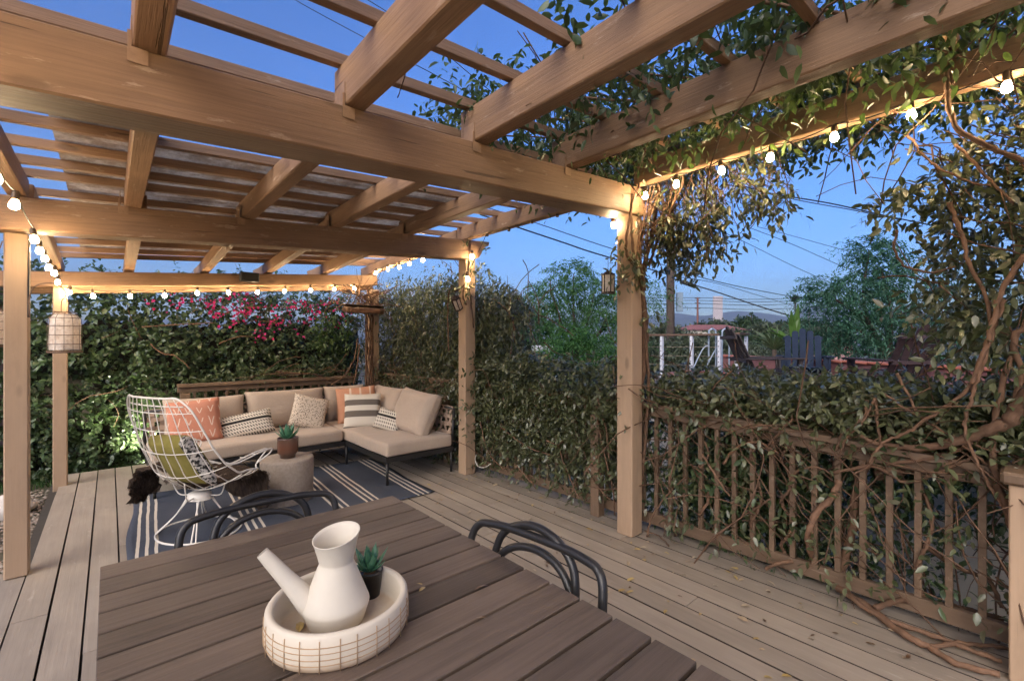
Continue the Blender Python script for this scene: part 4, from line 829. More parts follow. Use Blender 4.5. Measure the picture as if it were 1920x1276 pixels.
for (yb, tw) in ((1.512, 7), (.985, 8), (1.165, 5), (.35, 4)):                       # stems wound round single balusters
    stem([(RX0+.030*math.cos(a), yb+.030*math.sin(a), .10+.76*a/(tw*2.2)) for a in np.linspace(0, tw*2.2, tw*7)], .011, hC, 7, 2)
# ---- D. trunk and stems twisting up the pillar, leaf curtain beside it
hD = thing('climbing_vine', 'woody vine climbing the near right post with a leaf curtain at its top', 'vine', (0, 0, 0))
stem([(3.06, 2.00, 0), (3.07, 1.99, .5), (3.055, 1.965, 1.0), (3.075, 1.94, 1.4), (3.05, 1.925, 1.65), (3.02, 1.93, 1.85), (3.045, 1.90, 2.1), (3.08, 1.86, 2.35), (3.05, 1.80, 2.62)], [.026, .026, .024, .026, .024, .018, .014, .012], hD, 10)
stem([(3.08, 2.0, 0), (3.05, 1.93, .6), (3.08, 1.91, 1.1), (3.055, 1.92, 1.5), (3.08, 1.95, 1.75), (3.03, 1.92, 1.95)], .014, hD)
stem([(3.04, 1.92, 1.78), (2.96, 1.905, 1.92), (2.88, 1.92, 2.03), (2.84, 1.93, 2.06), (2.815, 1.93, 2.15), (2.83, 1.92, 2.30), (2.84, 1.90, 2.42), (2.88, 1.86, 2.60)], .012, hD); stem([(2.90, 1.915, 2.00), (2.86, 1.90, 2.10), (2.845, 1.90, 2.25), (2.85, 1.91, 2.38)], .012, hD)
stem([(3.03, 1.91, 1.84), (2.97, 1.90, 2.0), (2.955, 1.90, 2.15), (2.99, 1.88, 2.30), (3.04, 1.86, 2.42), (3.08, 1.80, 2.62)], .009, hD); stem([(2.90, 1.90, 2.05), (2.92, 1.89, 2.2), (2.97, 1.87, 2.4), (3.0, 1.83, 2.65)], .008, hD)
for k in range(14):
    y0 = rng.uniform(1.72, 1.95); stem([(3.05+rng.normal()*.02, 1.90, 2.0+rng.uniform(0, .3)), (3.05+rng.normal()*.04, y0, 2.35+rng.normal()*.05), (3.03+rng.normal()*.06, y0-.08+rng.normal()*.08, 2.58), (2.95+rng.normal()*.12, y0-.2+rng.normal()*.15, 2.78)], rng.uniform(.004, .009), hD, 6)
strands, O, D = [], [], []
for k in range(64):                                                            # loose strands trailing from the rim beam
    y = rng.uniform(.98, 1.97); x = 2.97+rng.uniform(0, .32); zb = np.interp(y, [.95, 1.05, 1.2, 1.4, 1.55, 1.75, 1.9, 2.0], [2.40, 2.18, 2.10, 1.98, 1.90, 1.86, 1.90, 2.05])+rng.uniform(0, .32)
    p = np.array([x, y+rng.uniform(.0, .25), 2.66+rng.uniform(-.05, .15)]); q = [p]; m_ = 9; tgt = np.array([x+rng.normal()*.05, y-rng.uniform(0, .08), zb])
    for i in range(1, m_+1): q.append(p*(1-i/m_)+tgt*(i/m_)+np.array([rng.normal()*.018, rng.normal()*.022, 0]))
    strands.append(spline(q, 2)); L_ = np.linalg.norm(tgt-p)
    for s_ in np.arange(.10, L_, .05):
        i = s_/L_*m_; a_ = int(min(i, m_-1)); O.append(q[a_]*(1-(i-a_))+q[a_+1]*(i-a_)); D.append(rng.normal(size=3)*.55+np.array([0, -.1, -.65]))
O = np.array(O); D = np.array(D); ok = rng.uniform(size=len(O)) < .45+.5*(O[:, 2] < 2.45); O, D = O[ok], D[ok]
SD = sprigs(O, D, rng.uniform(.07, .15, len(O)), 4, .060, .6, .40); SD = single_leaves(SD, hD, 200); foliage('foliage', [SD], LEAF, hD)
twigs('strands', strands, (.0018, .0035), BARK, hD)
twigs('twigs', wire_lines(18, (3.02, 1.25, 2.3), (3.2, 1.9, 2.6), (.2, .4), (0, .3, 1), .3), (.002, .0035), BARK, hD)
# small sprays hanging off the pillar and the middle post
O = np.array([(2.83, 1.92, 2.12), (2.80, 1.93, 2.08), (2.81, 1.95, 1.98), (2.84, 1.92, 2.02), (2.79, 1.95, 2.2), (2.99, 1.90, 2.0), (3.02, 1.89, 1.72)]); O = np.repeat(O, 3, 0)+rng.normal(size=(21, 3))*.04
foliage('post_sprays', [sprigs(O, unit(21)*.6+np.array([0, 0, -.7]), .14, 6, .058, .5)], LEAF, hD)
hE = thing('climbing_vine', 'wiry vine with a few leaf sprays on the middle right post', 'vine', (0, 0, 0))
for pts in ([(2.88, 4.0, 1.85), (2.83, 3.99, 1.95), (2.87, 3.98, 2.15), (2.90, 3.97, 2.4), (2.88, 3.97, 2.55)], [(2.98, 4.0, 1.6), (2.93, 3.985, 1.9), (2.90, 3.985, 2.2), (2.92, 3.98, 2.5)], [(2.76, 4.05, 1.98), (2.86, 4.0, 2.06), (2.95, 3.98, 2.2)], [(2.72, 4.1, 1.35), (2.71, 4.1, 1.7), (2.72, 4.1, 1.95), (2.74, 4.05, 2.05)]): stem(pts, .008, hE)
O = np.array([(2.9, 3.97, 2.48), (2.9, 3.96, 2.2), (2.93, 3.95, 2.1), (3.05, 3.97, 2.3), (3.1, 3.97, 2.4), (2.86, 3.97, 2.05), (3.0, 3.98, 1.3), (3.02, 3.98, 1.15), (3.03, 3.98, .9)]); O = np.repeat(O, 4, 0)+rng.normal(size=(36, 3))*.06
foliage('foliage', [sprigs(O, unit(36)*.7+np.array([0, 0, -.3]), .14, 6, .058, .4)], LEAF, hE)
# ---- E. mass of vine on the right with its hanging stems
hF = thing('hanging_vine', 'large dark vine mass hanging from the right end of the pergola', 'vine', (0, 0, 0))
n = 3300; O = box_pts(n, (3.02, -.75, 1.12), (3.85, .86, 2.92)); yy = O[:, 1]; zz = O[:, 2]; edge = .44-.42*np.abs((zz-2.02)/.85)**1.5+.12*np.sin(zz*9)+.08*np.sin(zz*23)
ok = (yy < edge) & (lat(yy*4, zz*4, 6) > -.40+.5*(zz < 1.35)); O = O[ok]
SF = sprigs(O, unit(len(O))*.7+np.array([-.35, .15, -.35]), rng.uniform(.10, .22, len(O)), 6, .062, .4, .44); SF = single_leaves(SF, hF, 300); foliage('foliage', [SF], LEAF, hF)
twigs('twigs', wire_lines(90, (3.0, -.6, 1.2), (3.35, .30, 2.75), (.3, .7), (0, .7, .7), .5), (.0018, .0042), BARK, hF)
for px, X_, r_ in ((((1777, 60), (1777, 100), (1776, 166), (1790, 237), (1845, 270), (1895, 292), (1950, 310)), 2.86, .013), (((1780, 380), (1800, 430), (1815, 490), (1850, 560), (1860, 640)), 2.99, .010), (((1920, 480), (1880, 540), (1862, 600), (1845, 660), (1820, 720)), 2.97, .012), (((1680, 430), (1678, 470), (1700, 500), (1750, 510), (1790, 500)), 2.98, .006), (((1930, 600), (1900, 640), (1915, 700), (1900, 760)), 3.05, .015), (((1790, 270), (1850, 330), (1900, 380)), 2.98, .007), (((1700, 250), (1740, 300), (1790, 330), (1860, 350)), 2.98, .006), (((1630, 195), (1700, 210), (1790, 165), (1900, 170)), 2.9, .005)):
    stem([onX(x, y, X_) for x, y in px], r_, hF)
# ---- F. vine lying on the pergola battens
hG = thing('canopy_vine', 'leafy vine sprawling on top of the pergola battens', 'vine', (0, 0, 0))
n = 11500; O = box_pts(n, (1.25, -1.1, 2.66), (3.9, 2.75, 3.05)); x_, y_ = O[:, 0], O[:, 1]
ok = (rng.uniform(size=n) < np.clip((x_-1.35-.25*np.clip(1.2-y_, 0, 2)*0)/1.3, 0, 1)) & (lat(x_*2.2, y_*2.4, 3) > -.25) & (O[:, 2] > 2.58+S*x_) & ~((x_ < 1.9) & (y_ < .6)); O = O[ok]
SG = sprigs(O, unit(len(O))*.9+np.array([0, 0, -.1]), rng.uniform(.12, .26, len(O)), 6, .064, .5, .42); foliage('foliage', [SG], leafmat('canopy_leaf', [(.04, .06, .026), (.065, .10, .038), (.10, .14, .06), (.05, .07, .03)], .36, .35, .6), hG)
twigs('twigs', wire_lines(120, (1.9, -.9, 2.76), (3.6, 2.4, 2.95), (.4, 1.1), (1, .6, 0), .5), (.002, .0045), BARK, hG)
for k in range(7): y0 = .2+.33*k; stem([(3.3, y0-.5, 2.86), (2.9, y0-.2, 2.9), (2.4, y0, 2.88), (1.95, y0+.25, 2.86)], rng.uniform(.006, .012), hG)
tg = thing('bare_twigs', 'bare dark twigs lying over the battens above the table', 'twigs', (0, 0, 0))
for pts in ([(.36, 1.75, 2.74), (.42, 1.55, 2.73), (.46, 1.38, 2.74), (.58, 1.2, 2.75), (.75, 1.0, 2.76)], [(.46, 1.38, 2.74), (.36, 1.25, 2.74), (.30, 1.0, 2.74)], [(.80, 1.6, 2.72), (.95, 1.75, 2.64), (.98, 1.9, 2.56)]): stem(pts, .0035, tg, 5)
# ---- G. tall ivy hedge with bougainvillea behind lawn and sofa
hH = thing('ivy_hedge', 'tall dark ivy hedge closing the back of the terrace', 'hedge', (0, 0, 0))
n = 15000; O = box_pts(n, (-3.2, 7.25, -.1), (3.2, 7.95, 2.75)); x_, z_ = O[:, 0], O[:, 2]
fr_ = 7.40+.16*lat(x_*2, z_*2.2, 2)+.10*lat(x_*5, z_*5, 7); ok = (O[:, 1] > fr_) & (O[:, 1] < fr_+.30) & (z_ < 2.30+.35*lat(x_*2.3, x_*.7, 5)) & (lat(x_*2.6, z_*3.1, 12) > -.72) & (rng.uniform(size=n) < np.where(z_ > 2.1, .35, 1)); O = O[ok]
SH = sprigs(O, unit(len(O))*.8+np.array([0, -.75, .15]), rng.uniform(.08, .20, len(O)), 6, .068, .25, .62, (0, -.6, .8)); SH = single_leaves(SH, hH, 240); foliage('foliage', [SH], IVY, hH)
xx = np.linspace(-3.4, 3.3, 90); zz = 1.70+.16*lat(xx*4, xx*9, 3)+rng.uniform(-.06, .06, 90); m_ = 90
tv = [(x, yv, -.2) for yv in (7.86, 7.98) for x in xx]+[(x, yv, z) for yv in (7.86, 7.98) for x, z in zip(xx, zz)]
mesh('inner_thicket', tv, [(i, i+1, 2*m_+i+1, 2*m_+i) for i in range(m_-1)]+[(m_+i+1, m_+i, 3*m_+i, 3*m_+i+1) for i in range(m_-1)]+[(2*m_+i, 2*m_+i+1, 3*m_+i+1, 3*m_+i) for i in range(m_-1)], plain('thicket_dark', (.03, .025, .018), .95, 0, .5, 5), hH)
twigs('twigs', wire_lines(60, (-2.5, 7.35, .2), (3, 7.6, 2.3), (.3, .7), (.6, 0, .8), .5), (.002, .005), BARK, hH)
for pts in ([(.38, 7.22, 1.42), (.50, 7.2, 1.30), (.62, 7.2, 1.27), (.72, 7.2, 1.18), (.78, 7.2, 1.10)], [(1.10, 7.2, 1.42), (1.35, 7.18, 1.52), (1.6, 7.2, 1.50)], [(1.15, 7.2, 1.80), (1.35, 7.18, 1.92), (1.65, 7.2, 1.93)], [(.3, 7.2, 1.63), (.7, 7.2, 1.67), (1.05, 7.2, 1.70)]): stem(pts, .008, hH)
hI = thing('bougainvillea', 'bougainvillea with magenta flower sprays in the top of the back hedge', 'bougainvillea', (0, 0, 0))
MAG = leafmat('magenta_bract', [(.45, .01, .10), (.62, .02, .18), (.50, .03, .22), (.36, .01, .06)], .6, .35)
cl = [(395, 568, 12), (415, 590, 8), (600, 590, 8), (655, 580, 10), (510, 575, 10), (620, 562, 10), (350, 560, 8), (575, 600, 8), (545, 585, 10), (840, 652, 8), (835, 668, 8), (770, 600, 6), (740, 612, 6), (400, 580, 14), (450, 580, 22), (458, 590, 20), (500, 622, 13), (490, 600, 9), (525, 600, 14), (535, 605, 10), (700, 590, 6), (325, 572, 6), (290, 566, 5), (640, 600, 7), (560, 625, 6), (440, 610, 6), (580, 575, 16), (640, 578, 10), (430, 560, 12), (548, 570, 14), (490, 632, 12), (380, 565, 10), (606, 570, 10), (620, 612, 8), (565, 570, 10), (470, 560, 10), (455, 545, 12)]
P, D, N = [], [], []
for px, py, k in cl:
    c = np.array([0, 0, EYE])+(FW*853+RT*(px-960)+np.array([0, 0, 640.-py]))*(7.12/(FW*853+RT*(px-960))[1])
    for _ in range(int(k*1.1)): P.append(c+rng.normal(size=3)*np.array([.075, .05, .05])); D.append(rng.normal(size=3)); N.append(rng.normal(size=3)+np.array([0, -1, .5]))
L = rng.uniform(.03, .055, len(P)); o = bigmesh('flowers', *leafmesh(np.array(P), np.array(D), np.array(N), L, L*.8, 1), MAG, hI); tag(o, kind='stuff')
n = 700; O = box_pts(n, (-.2, 7.2, 1.95), (3.0, 7.75, 2.75)); ok = O[:, 2] < 2.35+.3*lat(O[:, 0]*3, O[:, 1], 8); O = O[ok]; foliage('foliage', [sprigs(O, unit(len(O))+np.array([0, -.2, .3]), .2, 6, .06, .3, .55)], IVY, hI)
twigs('twigs', wire_lines(46, (.6, 7.15, 1.9), (3, 7.5, 2.25), (.3, .7), (1, 0, .1), .4), (.002, .004), BARK, hI)
hJ = thing('low_shrub', 'pale green leafy shrub just behind the railing and sofa', 'shrub', (0, 0, 0))
n = 900; O = box_pts(n, (.75, 7.0, .55), (2.95, 7.3, 1.30)); ok = O[:, 2] < .95+.12*lat(O[:, 0]*3, O[:, 1]*2, 3)+.15*np.clip(O[:, 0]-1.2, 0, 1); O = O[ok]
foliage('foliage', [sprigs(O, unit(len(O))*.7+np.array([0, -.4, .6]), rng.uniform(.12, .24, len(O)), 7, .066, .4, .40)], leafmat('shrub_leaf', [(.05, .07, .03), (.09, .115, .05), (.13, .155, .08), (.06, .08, .035)], .42, .2), hJ)
twigs('twigs', wire_lines(22, (1.5, 6.84, .90), (2.9, 7.0, 1.05), (.3, .7), (1, 0, .15), .35), (.003, .006), BARK, hJ)
for pts in ([(2.9, 6.9, 1.5), (2.82, 6.85, 1.2), (2.66, 6.8, .95), (2.45, 6.82, .80)], [(2.9, 6.85, 1.4), (2.85, 6.8, 1.1), (2.78, 6.78, .8)], [(1.75, 6.85, 1.02), (2.0, 6.83, 1.0), (2.25, 6.82, .97), (2.45, 6.84, .86)]): stem(pts, .012, hJ)
hK = thing('climbing_vine', 'thick braided vine trunk wound on the back right post', 'vine', (0, 0, 0))
for k in range(9):
    a0 = k*.7; stem([(2.86+.05*math.cos(a0+z*2.2)+.03*(z > 1.9)*rng.normal(), 6.40+.05*math.sin(a0+z*2.2), z) for z in np.linspace(0, 1.85, 12)]+[(2.80+.12*math.cos(a0), 6.40+.03*math.sin(a0*3), 2.06), (2.72+.28*math.cos(a0*1.7), 6.38, 2.20+.06*math.sin(a0))], .012, hK, 6, 3)
twigs('twigs', wire_lines(44, (2.5, 6.2, 1.98), (3.0, 6.42, 2.2), (.2, .6), (1, 0, .3), .6), (.003, .006), BARK, hK)
n = 70; O = box_pts(n, (2.3, 6.95, 1.35), (2.85, 7.2, 1.85)); foliage('foliage', [sprigs(O, unit(n)*.7+np.array([0, -.3, .1]), .2, 6, .075, .5, .38)], YOUNG, hK)
# ---- H. fallen leaves
lv = []
for k in range(3):
    V, F = leafmesh(np.zeros((1, 3)), np.array([[1., 0, 0]]), np.array([[.1, .2*k-.2, 1.]]), np.array([1.]), np.array([.36+.06*k]), 1); V[:, 2] += .10
    me = bpy.data.meshes.new('fallen_leaf'); me.from_pydata([tuple(p) for p in V], [], [tuple(q) for q in F])
    me.materials.append(single_material('fallen_%d' % k, [[(.10, .05, .025), (.16, .09, .04)], [(.34, .22, .06), (.44, .32, .12)], [(.45, .36, .25), (.30, .19, .09)]][k])); lv.append(me)
NAMES = ['brown dry leaf', 'yellow fallen leaf', 'pale curled leaf']
def where(x, y):
    if math.hypot(x-2.95, y-2.0) < .55: return 'lying near the foot of the near right post'
    if x > 2.62: return 'lying along the foot of the hedge behind the near right post' if y > 2.0 else 'lying along the foot of the right railing'
    if y > 2.4: return 'lying on the deck between rug and hedge'
    return 'lying on the open deck right of the table, beyond the chair' if y > 1.0 else 'lying on the deck at the lower right, near the viewer'
for k in range(170):
    for _ in range(40):
        x, y = rng.uniform(1.5, 3.05), rng.uniform(.2, 4.2)
        if rng.uniform() < ((x-1.3)/1.8)**1.5: break
    q = int(rng.integers(3)); o = link('fallen_leaf', lv[q]); s = rng.uniform(.028, .062); o.scale = (s,)*3; o.location = (x, y, .003); o.rotation_euler = (rng.uniform(-.2, .2), rng.uniform(-.2, .2), rng.uniform(0, 6.28)); tag(o, NAMES[q]+' '+where(x, y), 'leaf', 'fallen leaves on the deck')
for (x, y, z, q, a, s, lb) in ((.655, 1.135, .743, 1, .4, .03, 'small yellow leaf on the table at the right of the tray'), (.68, 1.16, .743, 1, 2.0, .022, 'tiny yellow leaf upright in a table gap right of the tray'), (.82, 1.03, .742, 0, 2.9, .045, 'brown leaf on the table near the right chair'), (.72, .91, .742, 0, 2.2, .03, 'dark curled leaf on the table between tray and right chair'), (2.30, 4.95, .438, 0, 1., .03, 'brown leaf lying on the chaise cushion'), (2.22, 5.08, .438, 0, 2., .03, 'dark leaf bit on the chaise cushion'), (.335, 1.14, .758, 1, 1.2, .05, 'green yellow leaf lying in the tray beside the spout')):
    o = link('fallen_leaf', lv[q]); o.scale = (s,)*3; o.location = (x, y, z); o.rotation_euler = (.1, -.1, a); tag(o, lb, 'leaf')
# ================================================================ beyond the railing: neighbour's roof terrace
STUCCO = plain('cream_stucco', (.74, .66, .55), .85, 0, .06, 6, .3, .15); PARA = plain('plum_stucco', (.30, .14, .13), .85, 0, .12, 5, .3, .15)
TZ = .65
A_, B_ = np.array([7.35, -.75]), np.array([10.55, 4.15]); du = (B_-A_)/np.linalg.norm(B_-A_); dn = np.array([-du[1], du[0]])   # dn points back towards the deck
hn = thing('neighbour_house', 'cream house below the hedge with a plum coloured roof terrace parapet', 'house', (0, 0, 0))
Lp = np.linalg.norm(B_-A_)
def quad(name, a, b, off0, off1, z0, z1, mat, parent):
    p = [a+dn*off0, b+dn*off0, b+dn*off1, a+dn*off1]; v = [(*q, z0) for q in p]+[(*q, z1) for q in p]
    return mesh(name, v, [(3,2,1,0),(4,5,6,7),(0,1,5,4),(1,2,6,5),(2,3,7,6),(3,0,4,7)], mat, parent)
quad('storey', A_-du*3, B_+du*1.0, .0, 3.2, -2.7, TZ-.06, STUCCO, hn); quad('terrace_floor', A_-du*3, B_+du*1.0, .001, 3.199, TZ-.059, TZ, plain('terrace_tile', (.32, .24, .2), .8), hn)
quad('parapet', A_-du*3, B_+du*1.0, -.20, -.001, -2.7, 1.08, PARA, hn)
TILE = wood('terracotta', (.50, .17, .11), .8, .2, .3, .4, (.58, .30, .22))
s = -3.0
while s < Lp+.9:
    p0 = A_+du*s+dn*-.1; p1 = A_+du*(s+.44)+dn*-.1; block('cap_tile', (*p0, 1.105), (*p1, 1.118), .30, .035, TILE, hn, .008); s += .45
# tiled ridge nearer the hedge
a, b = far(1283, 694, 8.4), far(1425, 706, 7.3); e = (b-a)/np.linalg.norm(b-a); L = np.linalg.norm(b-a)
rdg = thing('tiled_wall', 'low wall with terracotta ridge tiles at the foot of the cable railing', 'wall', (0, 0, 0))
block('wall', a-e*.3+np.array([0, 0, -.55]), b+e*.3+np.array([0, 0, -.55]), .22, 1.0, PARA, rdg, .01)
k = 0
while k*.42 < L: block('cap_tile', a+e*(k*.42)+np.array([0, 0, -.02]), a+e*(k*.42+.41)+np.array([0, 0, -.005]), .30, .04, TILE, rdg, .008); k += 1
# ---- adirondack chairs
def adirondack(label, loc, rz, mat, sc_=1.):
    c = thing('adirondack_chair', label, 'chair', loc, rz, 'adirondack chairs on the neighbouring roof terrace'); c.scale = (sc_,)*3
    lean = R(24)                                                                # local -Y is the front
    for k in range(5):
        x = (k-2)*.112; h = .80-.045*abs(k-2)**1.6; v, f = [], []; n = 8
        prof = [(-.050, 0), (.050, 0)]+[(.050*math.cos(q), h-.05+.05*math.sin(q)) for q in np.linspace(0, math.pi, n)]
        for th in (-.01, .01):
            for px_, pz in prof: v.append((x+px_*(.82+.22*pz/.8), .22+math.sin(lean)*pz+th*math.cos(lean)+.02*abs(k-2)**2*-.25, .30+math.cos(lean)*pz-th*math.sin(lean)))
        m_ = len(prof); f = [tuple(range(m_)), tuple(range(2*m_-1, m_-1, -1))]+[(i, (i+1) % m_, (i+1) % m_+m_, i+m_) for i in range(m_)]; mesh('back_slat', v, f, mat, c)
    for z, yy in ((.52, .345), (.86, .50)): block('back_brace', (-.30, yy+.022, z), (.30, yy+.022, z), .03, .05, mat, c, .003)
    for k in range(6): block('seat_slat', (-.27, -.33+.095*k, .385-.022*k), (.27, -.33+.095*k, .385-.022*k), .085, .02, mat, c, .003)
    for s in (-1, 1):
        block('arm', (s*.345, -.42, .555), (s*.345, .40, .545), .13, .022, mat, c, .006); block('front_leg', (s*.30, -.36, 0), (s*.30, -.36, .543), .10, .024, mat, c, .003, up=(0, 1, 0))
        block('side_stringer', (s*.275, -.38, .34), (s*.275, .52, .06), .024, .12, mat, c, .003); block('arm_bracket', (s*.315, -.36, .36), (s*.338, -.36, .54), .03, .06, mat, c, .002, up=(0, 1, 0))
    return c
GREYW = wood('grey_weathered', (.075, .06, .058), .8, .25, .2); SLATE = plain('slate_blue_paint', (.020, .030, .055), .85, 0, .12, 14, .2); UMBER = wood('umber_paint', (.05, .03, .032), .7, .25, .2)
q = far(1432, 700, 6.9); adirondack('grey brown adirondack chair seen from the side, leftmost on the terrace', (q[0], q[1], TZ), R(44), GREYW)
q = far(1507, 700, 7.7); adirondack('slate blue adirondack chair facing the deck between the two brown ones', (q[0], q[1], TZ), R(-72), SLATE)
q = far(1672, 700, 6.4); adirondack('umber adirondack chair seen from behind, nearest the right edge', (q[0], q[1], TZ), R(138), UMBER)
# ---- cable railing and grab hoops
cr = thing('cable_railing', 'white post and cable railing with a brown top rail on the terrace', 'railing', (0, 0, 0)); WP = plain('white_post', (.66, .68, .74), .5)
pp = [far(x, 640, d) for x, d in ((1205, 9.6), (1241, 9.4), (1297, 9.1), (1349, 8.8), (1381, 8.4), (1399, 9.3))]
for p in pp:
    block('post', (p[0], p[1], -.6), (p[0], p[1], 1.56), .075, .05, WP, cr, .004, up=(0, 1, 0))
    hb = MB()
    for k in range(8): hb.box((p[0]-.044, p[1]-.008, .75+.1*k), (p[0]+.044, p[1]+.008, .766+.1*k))
    hb.build('cable_holes', DARKM, cr)
for a, b in ((0, 1), (1, 2), (2, 3)):
    a, b = pp[a], pp[b]; block('top_rail', (a[0], a[1], 1.585), (b[0], b[1], 1.585), .10, .04, wood('rail_brown', (.14, .085, .06), .7), cr, .004)
    for z in (.8, .98, 1.16, 1.34): MB().tube([(a[0], a[1], z), (b[0], b[1], z)], .004, 4).build('cable', STEEL, cr)
block('top_rail', (pp[4][0], pp[4][1], 1.60), (pp[5][0], pp[5][1], 1.60), .12, .04, wood('rail_brown2', (.14, .085, .06), .7), cr, .004)
GALV = plain('galvanised_tube', (.36, .43, .52), .4, .5)
for (x0, x1, lb) in ((1329, 1342, 'left galvanised grab hoop rising behind the terrace railing'), (1354, 1367, 'right galvanised grab hoop rising behind the terrace railing')):
    a, b = far(x0, 700, 9.0), far(x1, 700, 9.0); z = 1.70; h = thing('grab_hoop', lb, 'handrail', (0, 0, 0), 0, 'ladder grab hoops')
    MB().tube(spline([(a[0], a[1], -.2), (a[0], a[1], .8), (a[0], a[1], z-.12), tuple((a[:2]*.85+b[:2]*.15))+(z-.03,), tuple((a[:2]+b[:2])/2)+(z,), tuple((a[:2]*.15+b[:2]*.85))+(z-.03,), (b[0], b[1], z-.12), (b[0], b[1], .8), (b[0], b[1], -.2)], 6), .018, 8).build('hoop', GALV, h, True)
    c = far(x0-42 if x0 < 1350 else x0-44, 700, 9.0); MB().tube(spline([(c[0], c[1], .62), tuple((a[:2]*.7+c[:2]*.3))+(1.28,), (a[0], a[1], 1.36)], 5), .013, 6).build('stair_rail', GALV, h, True)
# ---- utility pole and lines
up_ = thing('utility_pole', 'dark brown timber utility pole rising behind the near right post', 'utility pole', (0, 0, 0)); q = far(1257, 640, 16.)
MB().tube([(q[0], q[1], -6), (q[0], q[1], 6.6)], [.17, .125], 14).build('mast', BARKD, up_, True); q2 = far(1274, 566, 15.8); block('meter_box', (q2[0], q2[1], q2[2]-.33), (q2[0], q2[1], q2[2]+.33), .20, .16, plain('grey_box', (.22, .29, .36), .5), up_, .01, up=tuple(FW))
block('cross_arm', tuple(far(1215, 462, 16.)), tuple(far(1300, 462, 16.)), .10, .12, BARKD, up_, .004)
LINES = [('thick black cable sagging from the pole to the right', [(1262, 522, 16), (1290, 531, 16), (1340, 546, 15.6), (1420, 573, 15), (1500, 597, 14.4), (1560, 612, 14)], .022), ('double service line leaving the pole to the upper right hills', [(1262, 503, 16), (1330, 524, 17), (1420, 544, 19), (1560, 569, 22), (1700, 590, 26)], .016), ('thin line crossing in front of the tower', [(1262, 518, 16), (1340, 530, 17), (1430, 556, 19), (1520, 583, 22)], .011), ('upper black cable right of the leaf curtain', [(1380, 345, 15), (1447, 363, 15), (1555, 381, 15), (1663, 405, 15), (1760, 425, 15)], .022), ('second black cable just below the upper one', [(1380, 350, 15), (1500, 376, 15), (1600, 394, 15), (1690, 413, 15)], .015), ('thin wire above the right tree', [(1420, 425, 18), (1489, 443, 18), (1583, 469, 18), (1700, 500, 18)], .010), ('thin wire ending in the right tree', [(1400, 425, 18), (1479, 455, 18), (1581, 500, 18), (1680, 540, 18)], .012), ('lowest thin wire right of the leaf curtain', [(1330, 425, 18), (1387, 449, 18), (1490, 500, 18), (1570, 535, 18)], .011), ('thick black cable between the middle and near posts', [(900, 402, 12), (976, 428, 12.5), (1060, 456, 13), (1120, 476, 13.5), (1255, 515, 16)], .022), ('thinner cable above the thick one between the posts', [(900, 385, 12), (1005, 418, 12.5), (1122, 458, 13), (1255, 500, 16)], .013), ('overhead wire crossing the pergola opening, right one', [(600, -45, 12), (689, 0, 12), (803, 75, 12), (921, 172, 12), (1050, 270, 13), (1255, 462, 16)], .012), ('overhead wire crossing the pergola opening, left one', [(500, -35, 12), (567, 8, 12), (715, 88, 12), (893, 184, 12), (1050, 290, 13), (1255, 468, 16)], .011)]
for k, y in enumerate((558, 563, 569, 577)): LINES.append(('%s of the level far lines left of the distant palm' % ('topmost', 'second', 'third', 'lowest')[k], [(1200, y+1, 85), (1308, y, 85), (1420, y+3, 85), (1560, y-3, 85)], .05))
for lb, pts, r in LINES:
    o = MB().tube(spline([far(*p) for p in pts], 6), r, 5).build('power_line', CABLE, None, True); tag(o, lb, 'power line', 'overhead lines')
sp_ = MB().tube([far(1279, 528, 15.9), far(1304, 537, 15.9)], .075, 8).build('cable_splice', CABLE, None, True); tag(sp_, 'black splice sleeve on the thick cable near the pole', 'cable splice')
fp = thing('utility_pole', 'slender reddish far utility pole left of the tower', 'utility pole', (0, 0, 0)); q = far(1308, 600, 85); MB().tube([(q[0], q[1], -20), (*q[:2], far(1308, 557, 85)[2])], [.22, .18], 8).build('mast', plain('far_pole', (.16, .07, .06), .9), fp, True)
for y in (559, 568, 578): block('cross_arm', far(1303, y, 85), far(1313, y, 85), .12, .14, BARKD, fp, .01)
# ---- city: tower, hills
d = 1500; p0, p1 = far(1337, 640, d), far(1355, 640, d); tw = thing('office_tower', 'pale office tower standing over the far trees', 'tower', (0, 0, 0)); zt = far(1345, 558, d)[2]; dep = FW*34+RT*14
m, t, b = base('tower_glass', .35, .1); co = objco(t); br = node(t, 'ShaderNodeTexBrick'); br.offset = 0; br.inputs['Scale'].default_value = 1; br.inputs['Mortar Size'].default_value = .9; br.inputs['Brick Width'].default_value = 3.4; br.inputs['Row Height'].default_value = 3.6
mp = node(t, 'ShaderNodeMapping'); mp.inputs['Rotation'].default_value = (R(90), 0, YAW); t.links.new(co, mp.inputs[0]); t.links.new(mp.outputs[0], br.inputs['Vector']); br.inputs['Color1'].default_value = (.24, .20, .21, 1); br.inputs['Color2'].default_value = (.30, .25, .25, 1); br.inputs['Mortar'].default_value = (.58, .50, .48, 1); t.links.new(br.outputs['Color'], b.inputs['Base Color'])
c4 = [p0, p1, p1+dep, p0+dep]; v = [(q[0], q[1], -40) for q in c4]+[(q[0], q[1], zt) for q in c4]; mesh('shaft', v, [(0,1,5,4),(3,0,4,7),(4,5,6,7),(2,3,7,6)], m, tw); mesh('side_face', [v[1], v[2], v[6], v[5]], [(0, 1, 2, 3)], plain('tower_blue_glass', (.10, .17, .34), .3, .2), tw)
block('roof_parapet', p0+np.array([0, 0, zt-p0[2]+2]), p1+np.array([0, 0, zt-p1[2]+2]), 3, 6, plain('tower_cap', (.5, .42, .42), .7), tw, .1)
